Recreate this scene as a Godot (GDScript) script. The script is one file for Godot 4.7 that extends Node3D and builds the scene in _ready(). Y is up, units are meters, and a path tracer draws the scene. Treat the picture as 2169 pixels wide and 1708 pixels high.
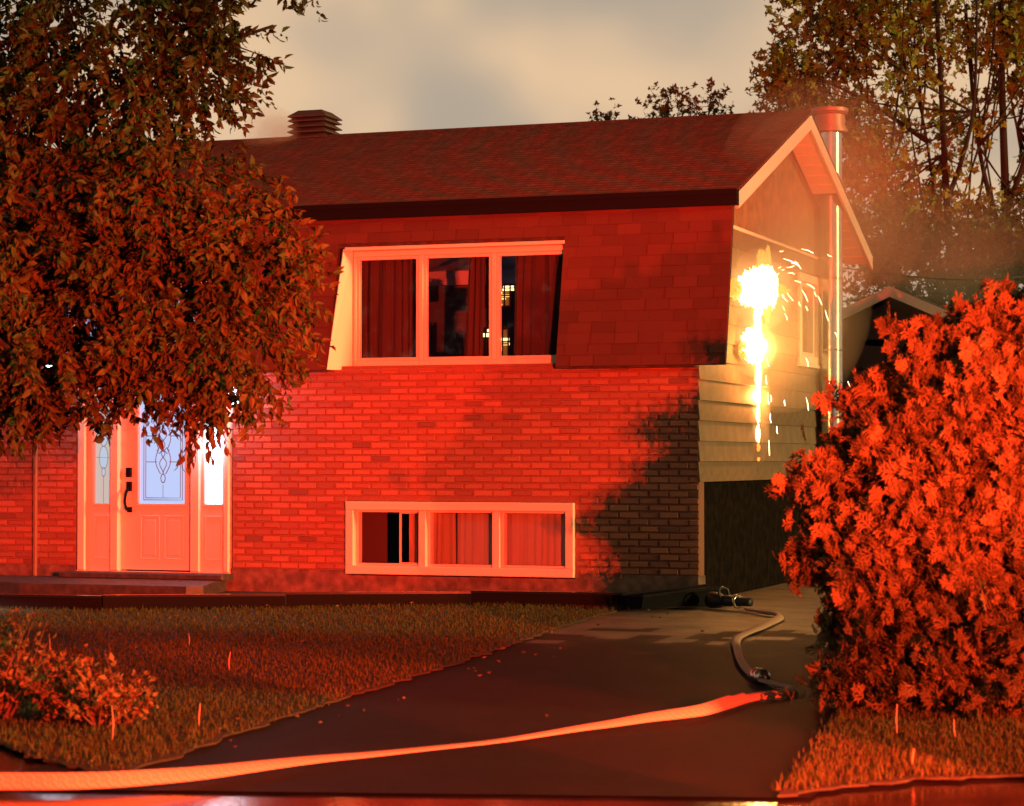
extends Node3D
# A brick split-level house at night, red-lit from fire engines in the street, its gable siding burning.

# ------------------------------------------------------------------ mesh builder
class MB:
	var st := SurfaceTool.new()
	var empty := true
	func _init(smooth := false) -> void:
		st.begin(Mesh.PRIMITIVE_TRIANGLES)
		st.set_smooth_group(0 if smooth else -1)
	func tri(a: Vector3, b: Vector3, c: Vector3) -> void:
		empty = false
		st.add_vertex(a); st.add_vertex(b); st.add_vertex(c)
	func quad(a: Vector3, b: Vector3, c: Vector3, d: Vector3) -> void:   # clockwise seen from outside
		tri(a, b, c); tri(a, c, d)
	func hexa(p: Array) -> void:   # p0..3 back ring, p4..7 front ring, both bl, br, tr, tl seen from the front (+z)
		quad(p[4], p[7], p[6], p[5]); quad(p[0], p[1], p[2], p[3])
		quad(p[0], p[3], p[7], p[4]); quad(p[1], p[5], p[6], p[2])
		quad(p[3], p[2], p[6], p[7]); quad(p[0], p[4], p[5], p[1])
	func box(c: Vector3, s: Vector3, b := Basis.IDENTITY) -> void:
		var p := []
		for z in [-0.5, 0.5]:
			for q in [Vector2(-0.5, -0.5), Vector2(0.5, -0.5), Vector2(0.5, 0.5), Vector2(-0.5, 0.5)]:
				p.append(c + b * Vector3(q.x * s.x, q.y * s.y, z * s.z))
		hexa(p)
	func span(x0: float, x1: float, y0: float, y1: float, z0: float, z1: float) -> void:
		box(Vector3((x0 + x1) / 2, (y0 + y1) / 2, (z0 + z1) / 2), Vector3(absf(x1 - x0), absf(y1 - y0), absf(z1 - z0)))
	func chamfer(x0: float, x1: float, y0: float, y1: float, z0: float, z1: float, e := 0.006) -> void:   # front edges (towards +z) eased
		var m := z1 - e
		hexa([Vector3(x0, y0, z0), Vector3(x1, y0, z0), Vector3(x1, y1, z0), Vector3(x0, y1, z0), Vector3(x0, y0, m), Vector3(x1, y0, m), Vector3(x1, y1, m), Vector3(x0, y1, m)])
		var a := [Vector3(x0, y0, m), Vector3(x1, y0, m), Vector3(x1, y1, m), Vector3(x0, y1, m)]
		var f := [Vector3(x0 + e, y0 + e, z1), Vector3(x1 - e, y0 + e, z1), Vector3(x1 - e, y1 - e, z1), Vector3(x0 + e, y1 - e, z1)]
		quad(f[0], f[3], f[2], f[1])
		for i in 4:
			var j := (i + 1) % 4
			quad(a[i], f[i], f[j], a[j])
	func frame(x0: float, x1: float, y0: float, y1: float, w: float, z0: float, z1: float, e := 0.006) -> void:
		chamfer(x0, x1, y1 - w, y1, z0, z1, e); chamfer(x0, x1, y0, y0 + w, z0, z1, e)
		chamfer(x0, x0 + w, y0 + w, y1 - w, z0, z1, e); chamfer(x1 - w, x1, y0 + w, y1 - w, z0, z1, e)
	func tube(pts: Array, rad: Array, sides := 6, cap := true) -> void:
		var rings := []
		var up := Vector3.UP
		for i in pts.size():
			var d: Vector3 = (pts[mini(i + 1, pts.size() - 1)] - pts[maxi(i - 1, 0)]).normalized()
			var s := d.cross(up)
			if s.length() < 0.05:
				s = d.cross(Vector3.RIGHT)
			s = s.normalized()
			var t := s.cross(d).normalized()
			up = t
			var ring := []
			for k in sides:
				var a := TAU * k / sides
				ring.append(pts[i] + (s * cos(a) + t * sin(a)) * float(rad[i]))
			rings.append(ring)
		for i in pts.size() - 1:
			for k in sides:
				var n := (k + 1) % sides
				quad(rings[i][k], rings[i][n], rings[i + 1][n], rings[i + 1][k])
		if cap:
			for k in range(1, sides - 1):
				tri(rings[0][0], rings[0][k + 1], rings[0][k])
				tri(rings[-1][0], rings[-1][k], rings[-1][k + 1])
	func lathe(c: Vector3, prof: Array, sides := 20, b := Basis.IDENTITY) -> void:   # prof: Vector2(radius, height) from below to above
		for i in prof.size() - 1:
			for k in sides:
				var a0 := TAU * k / sides
				var a1 := TAU * (k + 1) / sides
				var p := []
				for q in [[prof[i], a0], [prof[i], a1], [prof[i + 1], a1], [prof[i + 1], a0]]:
					p.append(c + b * Vector3(cos(q[1]) * q[0].x, q[0].y, -sin(q[1]) * q[0].x))
				quad(p[0], p[3], p[2], p[1])
	func done(m: Material) -> ArrayMesh:
		st.generate_normals()
		st.index()
		var r := st.commit()
		if m:
			r.surface_set_material(0, m)
		return r

# ------------------------------------------------------------------ naming and placing
var used := {}
var M := {}
var rng := RandomNumberGenerator.new()

func numbered(n: String) -> String:
	var k: int = used.get(n, 0)
	used[n] = k + 1
	return n if k == 0 else "%s_%03d" % [n, k]

func tag(o: Node, label: String, category: String, group := "") -> void:
	o.set_meta("label", label); o.set_meta("category", category)
	if group:
		o.set_meta("group", group)

func thing(called: String, label: String, category: String, at := Vector3.ZERO, group := "") -> Node3D:
	var o := Node3D.new()
	o.name = numbered(called)
	add_child(o)
	o.position = at
	tag(o, label, category, group)
	return o

func part(called: String, mesh: Mesh, parent: Node3D, m: Material = null, at := Vector3.ZERO) -> MeshInstance3D:
	var o := MeshInstance3D.new()
	var key := str(parent.get_instance_id()) + called
	var k: int = used.get(key, 0)
	used[key] = k + 1
	o.name = called if k == 0 else "%s_%03d" % [called, k]
	o.mesh = mesh
	if m:
		o.material_override = m
	parent.add_child(o, true)
	o.position = at
	return o

func struct(called: String, mesh: Mesh, m: Material = null) -> MeshInstance3D:
	var o := part(called, mesh, self, m)
	o.set_meta("kind", "structure")
	return o

func scatter(called: String, mesh: Mesh, xf: Array, cols: Array, parent: Node3D) -> MultiMeshInstance3D:
	var mm := MultiMesh.new()
	mm.transform_format = MultiMesh.TRANSFORM_3D
	mm.use_colors = true
	mm.mesh = mesh
	mm.instance_count = xf.size()
	for i in xf.size():
		mm.set_instance_transform(i, xf[i])
		mm.set_instance_color(i, cols[i])
	var o := MultiMeshInstance3D.new()
	o.name = called
	o.multimesh = mm
	o.set_meta("kind", "stuff")
	parent.add_child(o, true)
	return o

# ------------------------------------------------------------------ materials
func lin(r: float, g: float, b: float) -> Color:
	return Color(r, g, b).linear_to_srgb()

func noise_tex(freq: float, lo: float, hi: float, sd := 1, size := 512, oct := 4, stretch := false) -> NoiseTexture2D:
	var n := FastNoiseLite.new()
	n.noise_type = FastNoiseLite.TYPE_SIMPLEX_SMOOTH
	n.frequency = freq
	n.fractal_octaves = oct
	n.seed = sd
	var t := NoiseTexture2D.new()
	t.width = size
	t.height = size
	t.seamless = true
	t.noise = n
	var g := Gradient.new()
	g.set_color(0, Color(lo, lo, lo)); g.set_color(1, Color(hi, hi, hi))
	t.color_ramp = g
	return t

func mat(key: String, c: Color, rough: float, tex: Texture2D = null, scale := 1.0, bump: Texture2D = null, depth := 0.3) -> StandardMaterial3D:
	var m := StandardMaterial3D.new()
	m.resource_name = key
	m.albedo_color = c
	m.roughness = rough
	if tex or bump:
		m.uv1_triplanar = true
		m.uv1_world_triplanar = true
		m.uv1_scale = Vector3.ONE * scale
	if tex:
		m.albedo_texture = tex
	if bump:
		m.heightmap_enabled = true
		m.heightmap_texture = bump
		m.heightmap_scale = depth
	M[key] = m
	return m

func glow(key: String, c: Color, energy: float) -> StandardMaterial3D:
	var m := mat(key, lin(0.04, 0.04, 0.04), 0.5)
	m.emission_enabled = true
	m.emission = c
	m.emission_energy_multiplier = energy
	return m

func make_materials() -> void:
	var fine := noise_tex(0.05, 0.72, 1.0, 3)
	var blot := noise_tex(0.012, 0.6, 1.0, 5)
	var soft := noise_tex(0.01, 0.86, 1.0, 44)
	var grit := noise_tex(0.12, 0.0, 1.0, 7, 512, 3)
	var brick_tones := [[0.40, 0.15, 0.09], [0.36, 0.13, 0.08], [0.44, 0.17, 0.10], [0.33, 0.115, 0.07], [0.29, 0.105, 0.066], [0.21, 0.08, 0.055]]
	for i in brick_tones.size():
		var t: Array = brick_tones[i]
		mat("brick%d" % i, lin(t[0], t[1], t[2]), 0.85, fine, 3.0, grit, 0.25)
	mat("mortar", lin(0.29, 0.12, 0.08), 0.95, fine, 2.0, grit, 0.3)
	mat("parging", lin(0.21, 0.12, 0.10), 0.9, blot, 1.0, grit, 0.3)
	var sh := [[0.118, 0.026, 0.02], [0.108, 0.023, 0.018], [0.128, 0.03, 0.022], [0.098, 0.02, 0.016], [0.114, 0.025, 0.02]]
	for i in sh.size():
		var t: Array = sh[i]
		mat("shingle%d" % i, lin(t[0], t[1], t[2]), 0.95, fine, 6.0, grit, 0.25)
	mat("roofing", lin(0.075, 0.036, 0.03), 0.95, blot, 1.3, grit, 0.25)
	mat("white_trim", lin(0.75, 0.60, 0.50), 0.4)
	mat("sash", lin(0.70, 0.56, 0.47), 0.4)
	mat("door_paint", lin(0.72, 0.56, 0.47), 0.42)
	mat("black_metal", lin(0.008, 0.008, 0.01), 0.6)
	M.black_metal.metallic_specular = 0.08
	mat("black_plastic", lin(0.010, 0.010, 0.012), 0.16)
	mat("black_board", lin(0.009, 0.007, 0.007), 0.8).metallic_specular = 0.12
	mat("siding", lin(0.20, 0.142, 0.098), 0.75, soft, 0.8)
	M.siding.metallic_specular = 0.25
	mat("siding_scorched", lin(0.175, 0.12, 0.08), 0.75, soft, 1.6)
	M.siding_scorched.metallic_specular = 0.25
	mat("gable_board", lin(0.30, 0.155, 0.075), 0.8, blot, 0.7)
	mat("soffit", lin(0.72, 0.62, 0.52), 0.55)
	mat("rake", lin(0.60, 0.50, 0.46), 0.5)
	var steel := mat("steel", lin(0.62, 0.60, 0.58), 0.2, noise_tex(0.02, 0.8, 1.0, 9), 1.0)
	steel.metallic = 1.0
	mat("cap_metal", lin(0.30, 0.15, 0.13), 0.5).metallic = 0.4
	mat("vent_metal", lin(0.06, 0.045, 0.045), 0.6)
	var g := mat("glass", Color(0.1, 0.1, 0.12, 0.015), 0.03)
	g.transparency = BaseMaterial3D.TRANSPARENCY_ALPHA
	g.metallic_specular = 0.3
	mat("curtain_red", lin(0.035, 0.010, 0.013), 0.9).backlight_enabled = true
	M.curtain_red.backlight = Color(0.1, 0.1, 0.1)
	mat("curtain_cream", lin(0.27, 0.16, 0.11), 0.9)
	mat("room", lin(0.07, 0.055, 0.07), 0.9)
	mat("room_pale", lin(0.42, 0.40, 0.44), 0.9)
	mat("asphalt", Color.WHITE, 0.8, noise_tex(0.25, 0.25, 1.0, 15, 512, 3), 2.2, grit, 1.4)
	mat("wet_road", lin(0.05, 0.035, 0.036), 0.14, blot, 0.35, grit, 0.1)
	mat("apron", lin(0.27, 0.185, 0.11), 0.55, noise_tex(0.02, 0.35, 1.0, 12), 0.6, grit, 0.6)
	mat("soil", lin(0.045, 0.045, 0.014), 0.95, blot, 1.2)
	mat("mulch", lin(0.016, 0.010, 0.008), 0.95, fine, 2.0, grit, 1.2)
	mat("step_stone", lin(0.07, 0.045, 0.042), 0.6, blot, 1.5, grit, 0.25)
	mat("earth", lin(0.03, 0.03, 0.012), 0.95, blot, 0.2)
	mat("bark", lin(0.030, 0.022, 0.015), 0.95, fine, 3.0, grit, 0.8)
	mat("twig", lin(0.12, 0.06, 0.035), 0.9)
	mat("dry_stem", lin(0.40, 0.24, 0.13), 0.85)
	for k in [["leaf", 0.35], ["maple", 0.5], ["cedar", 0.15], ["blade", 0.3], ["bush", 0.3]]:
		var m := mat(k[0], Color.WHITE, 0.75)
		m.metallic_specular = 0.25
		m.vertex_color_use_as_albedo = true
		m.backlight_enabled = true
		m.backlight = Color(k[1], k[1], k[1])
	var weave := Image.create(64, 64, false, Image.FORMAT_RGB8)
	for y in 64:
		for x in 64:
			var f := 0.9 + 0.1 * sin(TAU * (x * 3.0 + y * 3.0) / 64.0) * (1.0 if (x / 32 + y / 32) % 2 else -1.0)
			f *= 0.9 + 0.1 * sin(TAU * y * 8.0 / 64.0)
			weave.set_pixel(x, y, Color(f, f, f))
	var wt := ImageTexture.create_from_image(weave)
	var hm := mat("hose", lin(0.66, 0.40, 0.29), 0.85)
	hm.albedo_texture = wt
	hm.heightmap_enabled = true
	hm.heightmap_texture = wt
	hm.heightmap_scale = 0.12
	mat("rubber", lin(0.015, 0.014, 0.014), 0.5)
	mat("chrome", lin(0.55, 0.5, 0.45), 0.25).metallic = 1.0
	mat("shed_wall", lin(0.085, 0.05, 0.045), 0.8)
	mat("shed_trim", lin(0.60, 0.50, 0.50), 0.6)
	mat("leading", lin(0.06, 0.06, 0.09), 0.5)
	glow("pane_blue", Color(0.68, 0.82, 1.0), 0.95)
	glow("pane_pale", Color(0.90, 0.89, 0.85), 0.62)
	glow("pane_star", Color(0.72, 0.86, 0.95), 0.8)
	glow("pane_white", Color(0.88, 0.92, 1.0), 5.0)
	glow("lamp_white", Color(0.85, 0.92, 1.0), 12.0)
	glow("upstairs", Color(0.70, 0.80, 1.0), 0.8)
	glow("lantern", Color(1.0, 0.82, 0.42), 1.6)
	glow("lantern_dim", Color(0.9, 0.6, 0.2), 0.12)
	glow("lantern_hot", Color(1.0, 0.9, 0.6), 2.6)
	glow("fire_core", Color(1.0, 0.80, 0.50), 8.0)
	glow("fire_mid", Color(1.0, 0.52, 0.19), 2.4)
	glow("fire_edge", Color(1.0, 0.56, 0.16), 1.7)
	glow("spark", Color(1.0, 0.86, 0.62), 7.0)
	glow("lens_red", Color(1.0, 0.1, 0.05), 3.0)

# ------------------------------------------------------------------ ground heights
func gy(z: float) -> float:
	return -0.018 * clampf(z, 0.0, 12.0)

func ground_sheet(poly: PackedVector2Array, off: float, thick := 0.0) -> MB:
	var b := MB.new()
	var idx := Geometry2D.triangulate_polygon(poly)
	for i in range(0, idx.size(), 3):
		var p := []
		for k in 3:
			var q: Vector2 = poly[idx[i + k]]
			p.append(Vector3(q.x, gy(q.y) + off, q.y))
		if (p[1] - p[0]).cross(p[2] - p[0]).y > 0:
			b.tri(p[0], p[2], p[1])
		else:
			b.tri(p[0], p[1], p[2])
	if thick > 0:
		for i in poly.size():
			var u: Vector2 = poly[i]
			var v: Vector2 = poly[(i + 1) % poly.size()]
			var a := Vector3(u.x, gy(u.y) + off, u.y)
			var c := Vector3(v.x, gy(v.y) + off, v.y)
			b.quad(a, c, c - Vector3(0, thick, 0), a - Vector3(0, thick, 0))
	return b

# ------------------------------------------------------------------ camera, sky, lights
func setup() -> void:
	var cam := Camera3D.new()
	cam.name = "camera"
	cam.fov = rad_to_deg(2.0 * atan(854.0 / 4946.6))
	cam.near = 0.1
	cam.far = 400
	cam.position = Vector3(5.8725, 1.3674, 21.5339)
	cam.rotation = Vector3(0.0239, 0.3461, 0)
	var lens := CameraAttributesPhysical.new()
	lens.frustum_focal_length = 12.0 / tan(deg_to_rad(cam.fov) / 2.0)
	lens.exposure_aperture = 2.8
	lens.frustum_focus_distance = 23.0
	cam.attributes = lens
	add_child(cam)
	cam.current = true
	var env := Environment.new()
	env.background_mode = Environment.BG_SKY
	env.tonemap_mode = Environment.TONE_MAPPER_LINEAR
	env.tonemap_exposure = 1.0
	env.volumetric_fog_enabled = true
	env.volumetric_fog_density = 0.0
	env.sdfgi_enabled = true
	env.ssao_enabled = true
	env.ssil_enabled = true
	var sky := Sky.new()
	var pano := PanoramaSkyMaterial.new()
	pano.panorama = sky_picture()
	sky.sky_material = pano
	env.sky = sky
	var we := WorldEnvironment.new()
	we.name = "environment"
	we.environment = env
	add_child(we)
	# the glow of the street lamps and the lit-up cloud, low and soft, from the side street on the right
	var sun := DirectionalLight3D.new()
	sun.name = "street_glow"
	sun.light_color = lin(1.0, 0.66, 0.2)
	sun.light_energy = 1.05
	sun.light_angular_distance = 6.0
	sun.shadow_enabled = true
	add_child(sun)
	sun.look_at_from_position(Vector3(1.0, 0.19, 0.06), Vector3.ZERO)
	# red warning lamps on added stands, for an unseen fire engine: a beacon between two added plates, a flood on the lawn, a flood on the hedge
	warning_lamp(Vector3(7.5, 1.85, 17.3), 0.0, 0.0, 0.0, 1020.0, "red warning light bar of three lamps on an added tall stand in the street")
	warning_lamp(Vector3(7.7, 1.6, 17.0), 225.0, -30.5, 25.0, 700.0, "red warning lamp aimed down at the lawn from its added short stand")
	warning_lamp(Vector3(8.9, 1.3, 16.2), 243.0, -3.0, 22.0, 600.0, "red warning lamp aimed at the hedge beside the street")

func warning_lamp(at: Vector3, az: float, el: float, cone: float, energy: float, label: String) -> void:
	var beacon := cone == 0.0
	var s: Light3D = OmniLight3D.new() if beacon else SpotLight3D.new()
	s.name = "warning_light"
	s.light_color = lin(1.0, 0.046, 0.013)
	s.light_energy = energy
	s.light_size = 0.01 if beacon else 0.05
	s.shadow_enabled = true
	if beacon:
		(s as OmniLight3D).omni_range = 60
		(s as OmniLight3D).omni_attenuation = 2
	else:
		(s as SpotLight3D).spot_range = 60
		(s as SpotLight3D).spot_attenuation = 2
		(s as SpotLight3D).spot_angle = cone
		(s as SpotLight3D).spot_angle_attenuation = 0.06
	add_child(s, true)
	var a := deg_to_rad(az)
	var e := deg_to_rad(el)
	var t := thing("warning_lamp", label, "warning lamp", Vector3(at.x, gy(at.z), at.z))
	var h := at.y - gy(at.z)
	var b := MB.new()
	b.tube([Vector3(0, 0, 0), Vector3(0, h - 0.1, 0)], [0.03, 0.03], 8)
	for k in 3:
		b.tube([Vector3(0, 0.35, 0), Vector3(0.3 * cos(k * 2.1), 0.0, 0.3 * sin(k * 2.1))], [0.015, 0.015], 6)
	part("stand", b.done(M.black_metal), t)  # added stand in place of the fire engine
	var l := MB.new(true)
	l.lathe(Vector3(0, h - 0.045, 0), [Vector2(0.0, 0), Vector2(0.03, 0.01), Vector2(0.04, 0.045), Vector2(0.03, 0.08), Vector2(0.0, 0.09)], 16)
	part("lens", l.done(M.lens_red), t)
	if beacon:
		s.position = at
		s.light_energy = energy / 3.0
		for dx in [-0.2, 0.2]:
			var s2: OmniLight3D = s.duplicate()
			s2.position = at + Vector3(dx, 0, 0.06 * signf(dx))
			add_child(s2, true)
			part("lens", l.done(M.lens_red), t, null, Vector3(dx, 0, 0.06 * signf(dx)))
		for q in [[0.062, 0.36], [-0.089, 0.8]]:  # unseen plates added to cut the beam above and below
			var p := MB.new()
			var pr: float = q[1]
			for dx in ([-0.2, 0.0, 0.2] if pr < 0.5 else [0.0]):
				p.lathe(Vector3(dx, h + float(q[0]) + 0.004 * dx, 0), [Vector2(0.0, -0.003), Vector2(pr, -0.003), Vector2(pr, 0.003), Vector2(0.0, 0.003)], 40)
			part("beam_plate", p.done(M.black_metal), t)
	else:
		s.look_at_from_position(at, at + Vector3(cos(e) * cos(a), sin(e), cos(e) * sin(a)))

func sky_picture() -> ImageTexture:
	var w := 640
	var h := 320
	var im := Image.create(w, h, false, Image.FORMAT_RGBF)
	var n := FastNoiseLite.new()
	n.noise_type = FastNoiseLite.TYPE_SIMPLEX_SMOOTH
	n.seed = 21
	n.frequency = 8.0
	n.fractal_octaves = 4
	n.fractal_gain = 0.42
	n.domain_warp_enabled = true
	n.domain_warp_amplitude = 0.05
	n.domain_warp_frequency = 6.0
	var peach := Vector3(0.80, 0.555, 0.34)
	var grey := Vector3(0.46, 0.38, 0.295)
	for y in h:
		var el := (0.5 - (y + 0.5) / h) * PI
		for x in w:
			var az := (x + 0.5) / w * TAU
			var d := Vector3(cos(el) * cos(az), sin(el) * 1.7, cos(el) * sin(az))
			var v := n.get_noise_3dv(d)
			var k := smoothstep(-0.3, 0.42, v)
			var c := grey.lerp(peach, k)
			var up := clampf(sin(el), 0.0, 1.0)
			c *= lerpf(1.0, 0.08, smoothstep(0.17, 0.5, up))   # city glow: brightest low down
			if el < 0:
				c = Vector3(0.05, 0.035, 0.02)
			im.set_pixel(x, y, Color(c.x, c.y, c.z))
	return ImageTexture.create_from_image(im)

func _ready() -> void:
	rng.seed = 4711
	make_materials()
	setup()
	build_ground()
	build_house()
	build_yard()
	build_plants()
	build_fire()

# ------------------------------------------------------------------ ground
var lawn_left := PackedVector2Array([Vector2(-12, 2.9), Vector2(-8.0, 2.95), Vector2(-6.13, 2.6), Vector2(-5.0, 2.55), Vector2(-3.5, 1.8), Vector2(-1.93, 1.05), Vector2(-0.46, 0.92), Vector2(-0.4, 2.9), Vector2(-0.24, 5.0), Vector2(-0.15, 6.6), Vector2(-0.1, 8.25), Vector2(0.0, 9.8), Vector2(0.1, 10.6), Vector2(0.1, 11.3), Vector2(-0.5, 11.0), Vector2(-1.02, 10.56), Vector2(-2.2, 9.8), Vector2(-5, 9.0), Vector2(-12, 8.5)])
var lawn_right := PackedVector2Array([Vector2(2.75, -6), Vector2(9, -6), Vector2(13, 6.4), Vector2(7.5, 8.75), Vector2(4.36, 10.03), Vector2(3.87, 10.27), Vector2(3.56, 10.68), Vector2(3.36, 10.95), Vector2(3.25, 9.8), Vector2(3.1, 8.8), Vector2(2.85, 6)])

func ragged(poly: PackedVector2Array, amp: float) -> PackedVector2Array:
	var n := FastNoiseLite.new()
	n.seed = 12
	n.frequency = 3.0
	var out := PackedVector2Array()
	for i in poly.size():
		var a: Vector2 = poly[i]
		var b: Vector2 = poly[(i + 1) % poly.size()]
		var k := int(a.distance_to(b) / 0.09)
		for j in mini(k, 60) + 1:
			var p := a.lerp(b, float(j) / (mini(k, 60) + 1))
			if p.x > -7.5 and p.x < 5.5 and p.y > 0.95:
				p += Vector2(n.get_noise_2d(p.x * 2.0, p.y * 2.0), n.get_noise_2d(p.x * 2.0 + 50, p.y * 2.0)) * amp
			out.append(p)
	return out

func build_ground() -> void:
	var b := MB.new()
	for r in [[-160.0, -8.0], [-8.0, 0.0], [0.0, 12.0], [12.0, 120.0]]:
		b.quad(Vector3(-160, gy(r[0]) - 0.03, r[0]), Vector3(160, gy(r[0]) - 0.03, r[0]), Vector3(160, gy(r[1]) - 0.03, r[1]), Vector3(-160, gy(r[1]) - 0.03, r[1]))
	struct("ground", b.done(M.earth))
	struct("road", ground_sheet(PackedVector2Array([Vector2(-60, 9.2), Vector2(-2, 8.2), Vector2(3, 8.6), Vector2(60, 9), Vector2(60, 12), Vector2(-60, 12)]), -0.012).done(M.wet_road))
	var far := MB.new()
	far.quad(Vector3(-60, gy(12) - 0.012, 12), Vector3(60, gy(12) - 0.012, 12), Vector3(60, gy(12) - 0.012, 34), Vector3(-60, gy(12) - 0.012, 34))
	struct("road", far.done(M.wet_road))
	var dw := MB.new(true)
	var wet := MB.new(true)
	var dn := FastNoiseLite.new()
	dn.seed = 5
	dn.frequency = 0.9
	dn.fractal_octaves = 4
	var rows := 150
	for i in rows:
		for j in 30:
			var p := []
			var c := []
			var sum := 0.0
			for q in [[i, j], [i, j + 1], [i + 1, j + 1], [i + 1, j]]:
				var z := lerpf(-7.0, 11.9, float(q[0]) / rows)
				var x0 := -0.7 if z < 5 else -0.45
				var x := lerpf(x0, 3.5, float(q[1]) / 30.0)
				if z > 9.0:
					z = lerpf(9.0, minf(11.75 - 0.24 * x, 11.75), (z - 9.0) / 2.9)
				p.append(Vector3(x, gy(z), z))
				var fire_glare := smoothstep(4.2, 1.9, z + 2.4 * dn.get_noise_2d(x * 1.6 + 3, z * 1.3)) * clampf(0.75 + 0.9 * dn.get_noise_2d(x * 1.3 + 7, z * 4.0), 0.1, 1.0)  # glare of the fire painted as tan colour near the house
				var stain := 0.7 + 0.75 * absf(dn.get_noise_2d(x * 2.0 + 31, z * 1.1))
				c.append((Color(0.048, 0.028, 0.027) * stain).lerp(Color(0.46, 0.33, 0.20), fire_glare))
				sum += fire_glare
			var b2 := wet if sum > 0.9 else dw  # glossier mesh wherever the glare colour is painted
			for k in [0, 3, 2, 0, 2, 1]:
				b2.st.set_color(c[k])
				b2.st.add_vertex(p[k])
	M.asphalt.vertex_color_use_as_albedo = true
	M.asphalt.metallic_specular = 0.28
	M.asphalt.roughness = 0.66
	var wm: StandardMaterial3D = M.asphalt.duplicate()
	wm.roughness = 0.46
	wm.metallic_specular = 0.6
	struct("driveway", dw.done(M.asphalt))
	struct("wet_glare_driveway", wet.done(wm))
	struct("lawn", ground_sheet(ragged(lawn_left, 0.09), 0.016, 0.012).done(M.soil))
	struct("lawn", ground_sheet(ragged(lawn_right, 0.09), 0.016, 0.012).done(M.soil))
	struct("flower_bed", ground_sheet(PackedVector2Array([Vector2(-12, 0), Vector2(0, 0), Vector2(-0.42, 0.95), Vector2(-1.95, 1.0), Vector2(-3.5, 1.72), Vector2(-5.0, 2.5), Vector2(-6.1, 2.55), Vector2(-8, 2.9), Vector2(-12, 2.85)]), 0.015).done(M.mulch))
	# grass blades on both lawns
	var leaf := MB.new()
	leaf.tri(Vector3(-0.0035, 0, 0), Vector3(-0.002, 0.55, 0.05), Vector3(0.0035, 0, 0))
	leaf.tri(Vector3(0.0035, 0, 0), Vector3(-0.002, 0.55, 0.05), Vector3(0.002, 0.55, 0.05))
	leaf.tri(Vector3(-0.002, 0.55, 0.05), Vector3(0, 1, 0.28), Vector3(0.002, 0.55, 0.05))
	var mesh := leaf.done(M.blade)
	var xf := []
	var col := []
	var tuft := FastNoiseLite.new()
	tuft.seed = 3
	tuft.frequency = 1.3
	for lawn in [[lawn_left, 120000, -8.2, 0.3, 0.9, 11.4], [lawn_right, 45000, 2.9, 8.0, 7.2, 11.2]]:
		var poly: PackedVector2Array = lawn[0]
		var i := 0
		while i < int(lawn[1]):
			i += 1
			var q := Vector2(rng.randf_range(lawn[2], lawn[3]), rng.randf_range(lawn[4], lawn[5]))
			if not Geometry2D.is_point_in_polygon(q + Vector2(rng.randfn(), rng.randfn()) * 0.025, poly):
				continue
			if q.x < -0.66 * (q.y - 0.4) - 0.2 + 0.0 and q.y > 3.2 and q.x < -8.0 + 0.62 * q.y:
				continue
			var k := tuft.get_noise_2d(q.x, q.y)
			var front := smoothstep(7.5, 11.0, q.y)
			var hgt := rng.randf_range(0.018, 0.034) * (1.0 + 0.5 * k) * (1.0 + 0.35 * front)
			if rng.randf() < 0.02:
				hgt *= 1.8
			var bs := Basis(Vector3.UP, rng.randf() * TAU) * Basis(Vector3.RIGHT, rng.randf_range(-0.6, 0.9))
			bs = bs.scaled_local(Vector3(1.3, hgt, hgt))
			xf.append(Transform3D(bs, Vector3(q.x, gy(q.y) + 0.022, q.y)))
			var dry := rng.randf() * 0.5 + maxf(k, 0) * 0.5
			col.append(Color(0.042 + 0.045 * dry, 0.058 + 0.02 * dry, 0.013 + 0.006 * dry))
	var o := scatter("grass", mesh, xf, col, self)
	tag(o, "short mown grass covering the lawn in front of the house and under the hedge", "grass")

# ------------------------------------------------------------------ house
func wave_sheet(x0: float, x1: float, y0: float, y1: float, z: float, folds: float, amp: float, pinch := 0.0) -> MB:
	var b := MB.new(true)
	var n := int((x1 - x0) * 60) + 6
	for i in n:
		for j in 6:
			var p := []
			for q in [[i, j], [i + 1, j], [i + 1, j + 1], [i, j + 1]]:
				var s: float = float(q[0]) / n
				var t: float = float(q[1]) / 6.0
				var x := lerpf(x0, x1, s) + pinch * (1.0 - t) * (s - 0.5)
				p.append(Vector3(x, lerpf(y0, y1, t), z + amp * (0.5 + 0.8 * absf(sin(s * 4.3 + folds))) * sin((s + 0.06 * sin(s * 8.0 + folds)) * folds * TAU + 0.6 * sin(t * 3.0 + s * 5.0)) + amp * 0.5 * sin(s * folds * 2.3 * TAU + 1.0)))
			b.quad(p[0], p[3], p[2], p[1])
	return b

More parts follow.
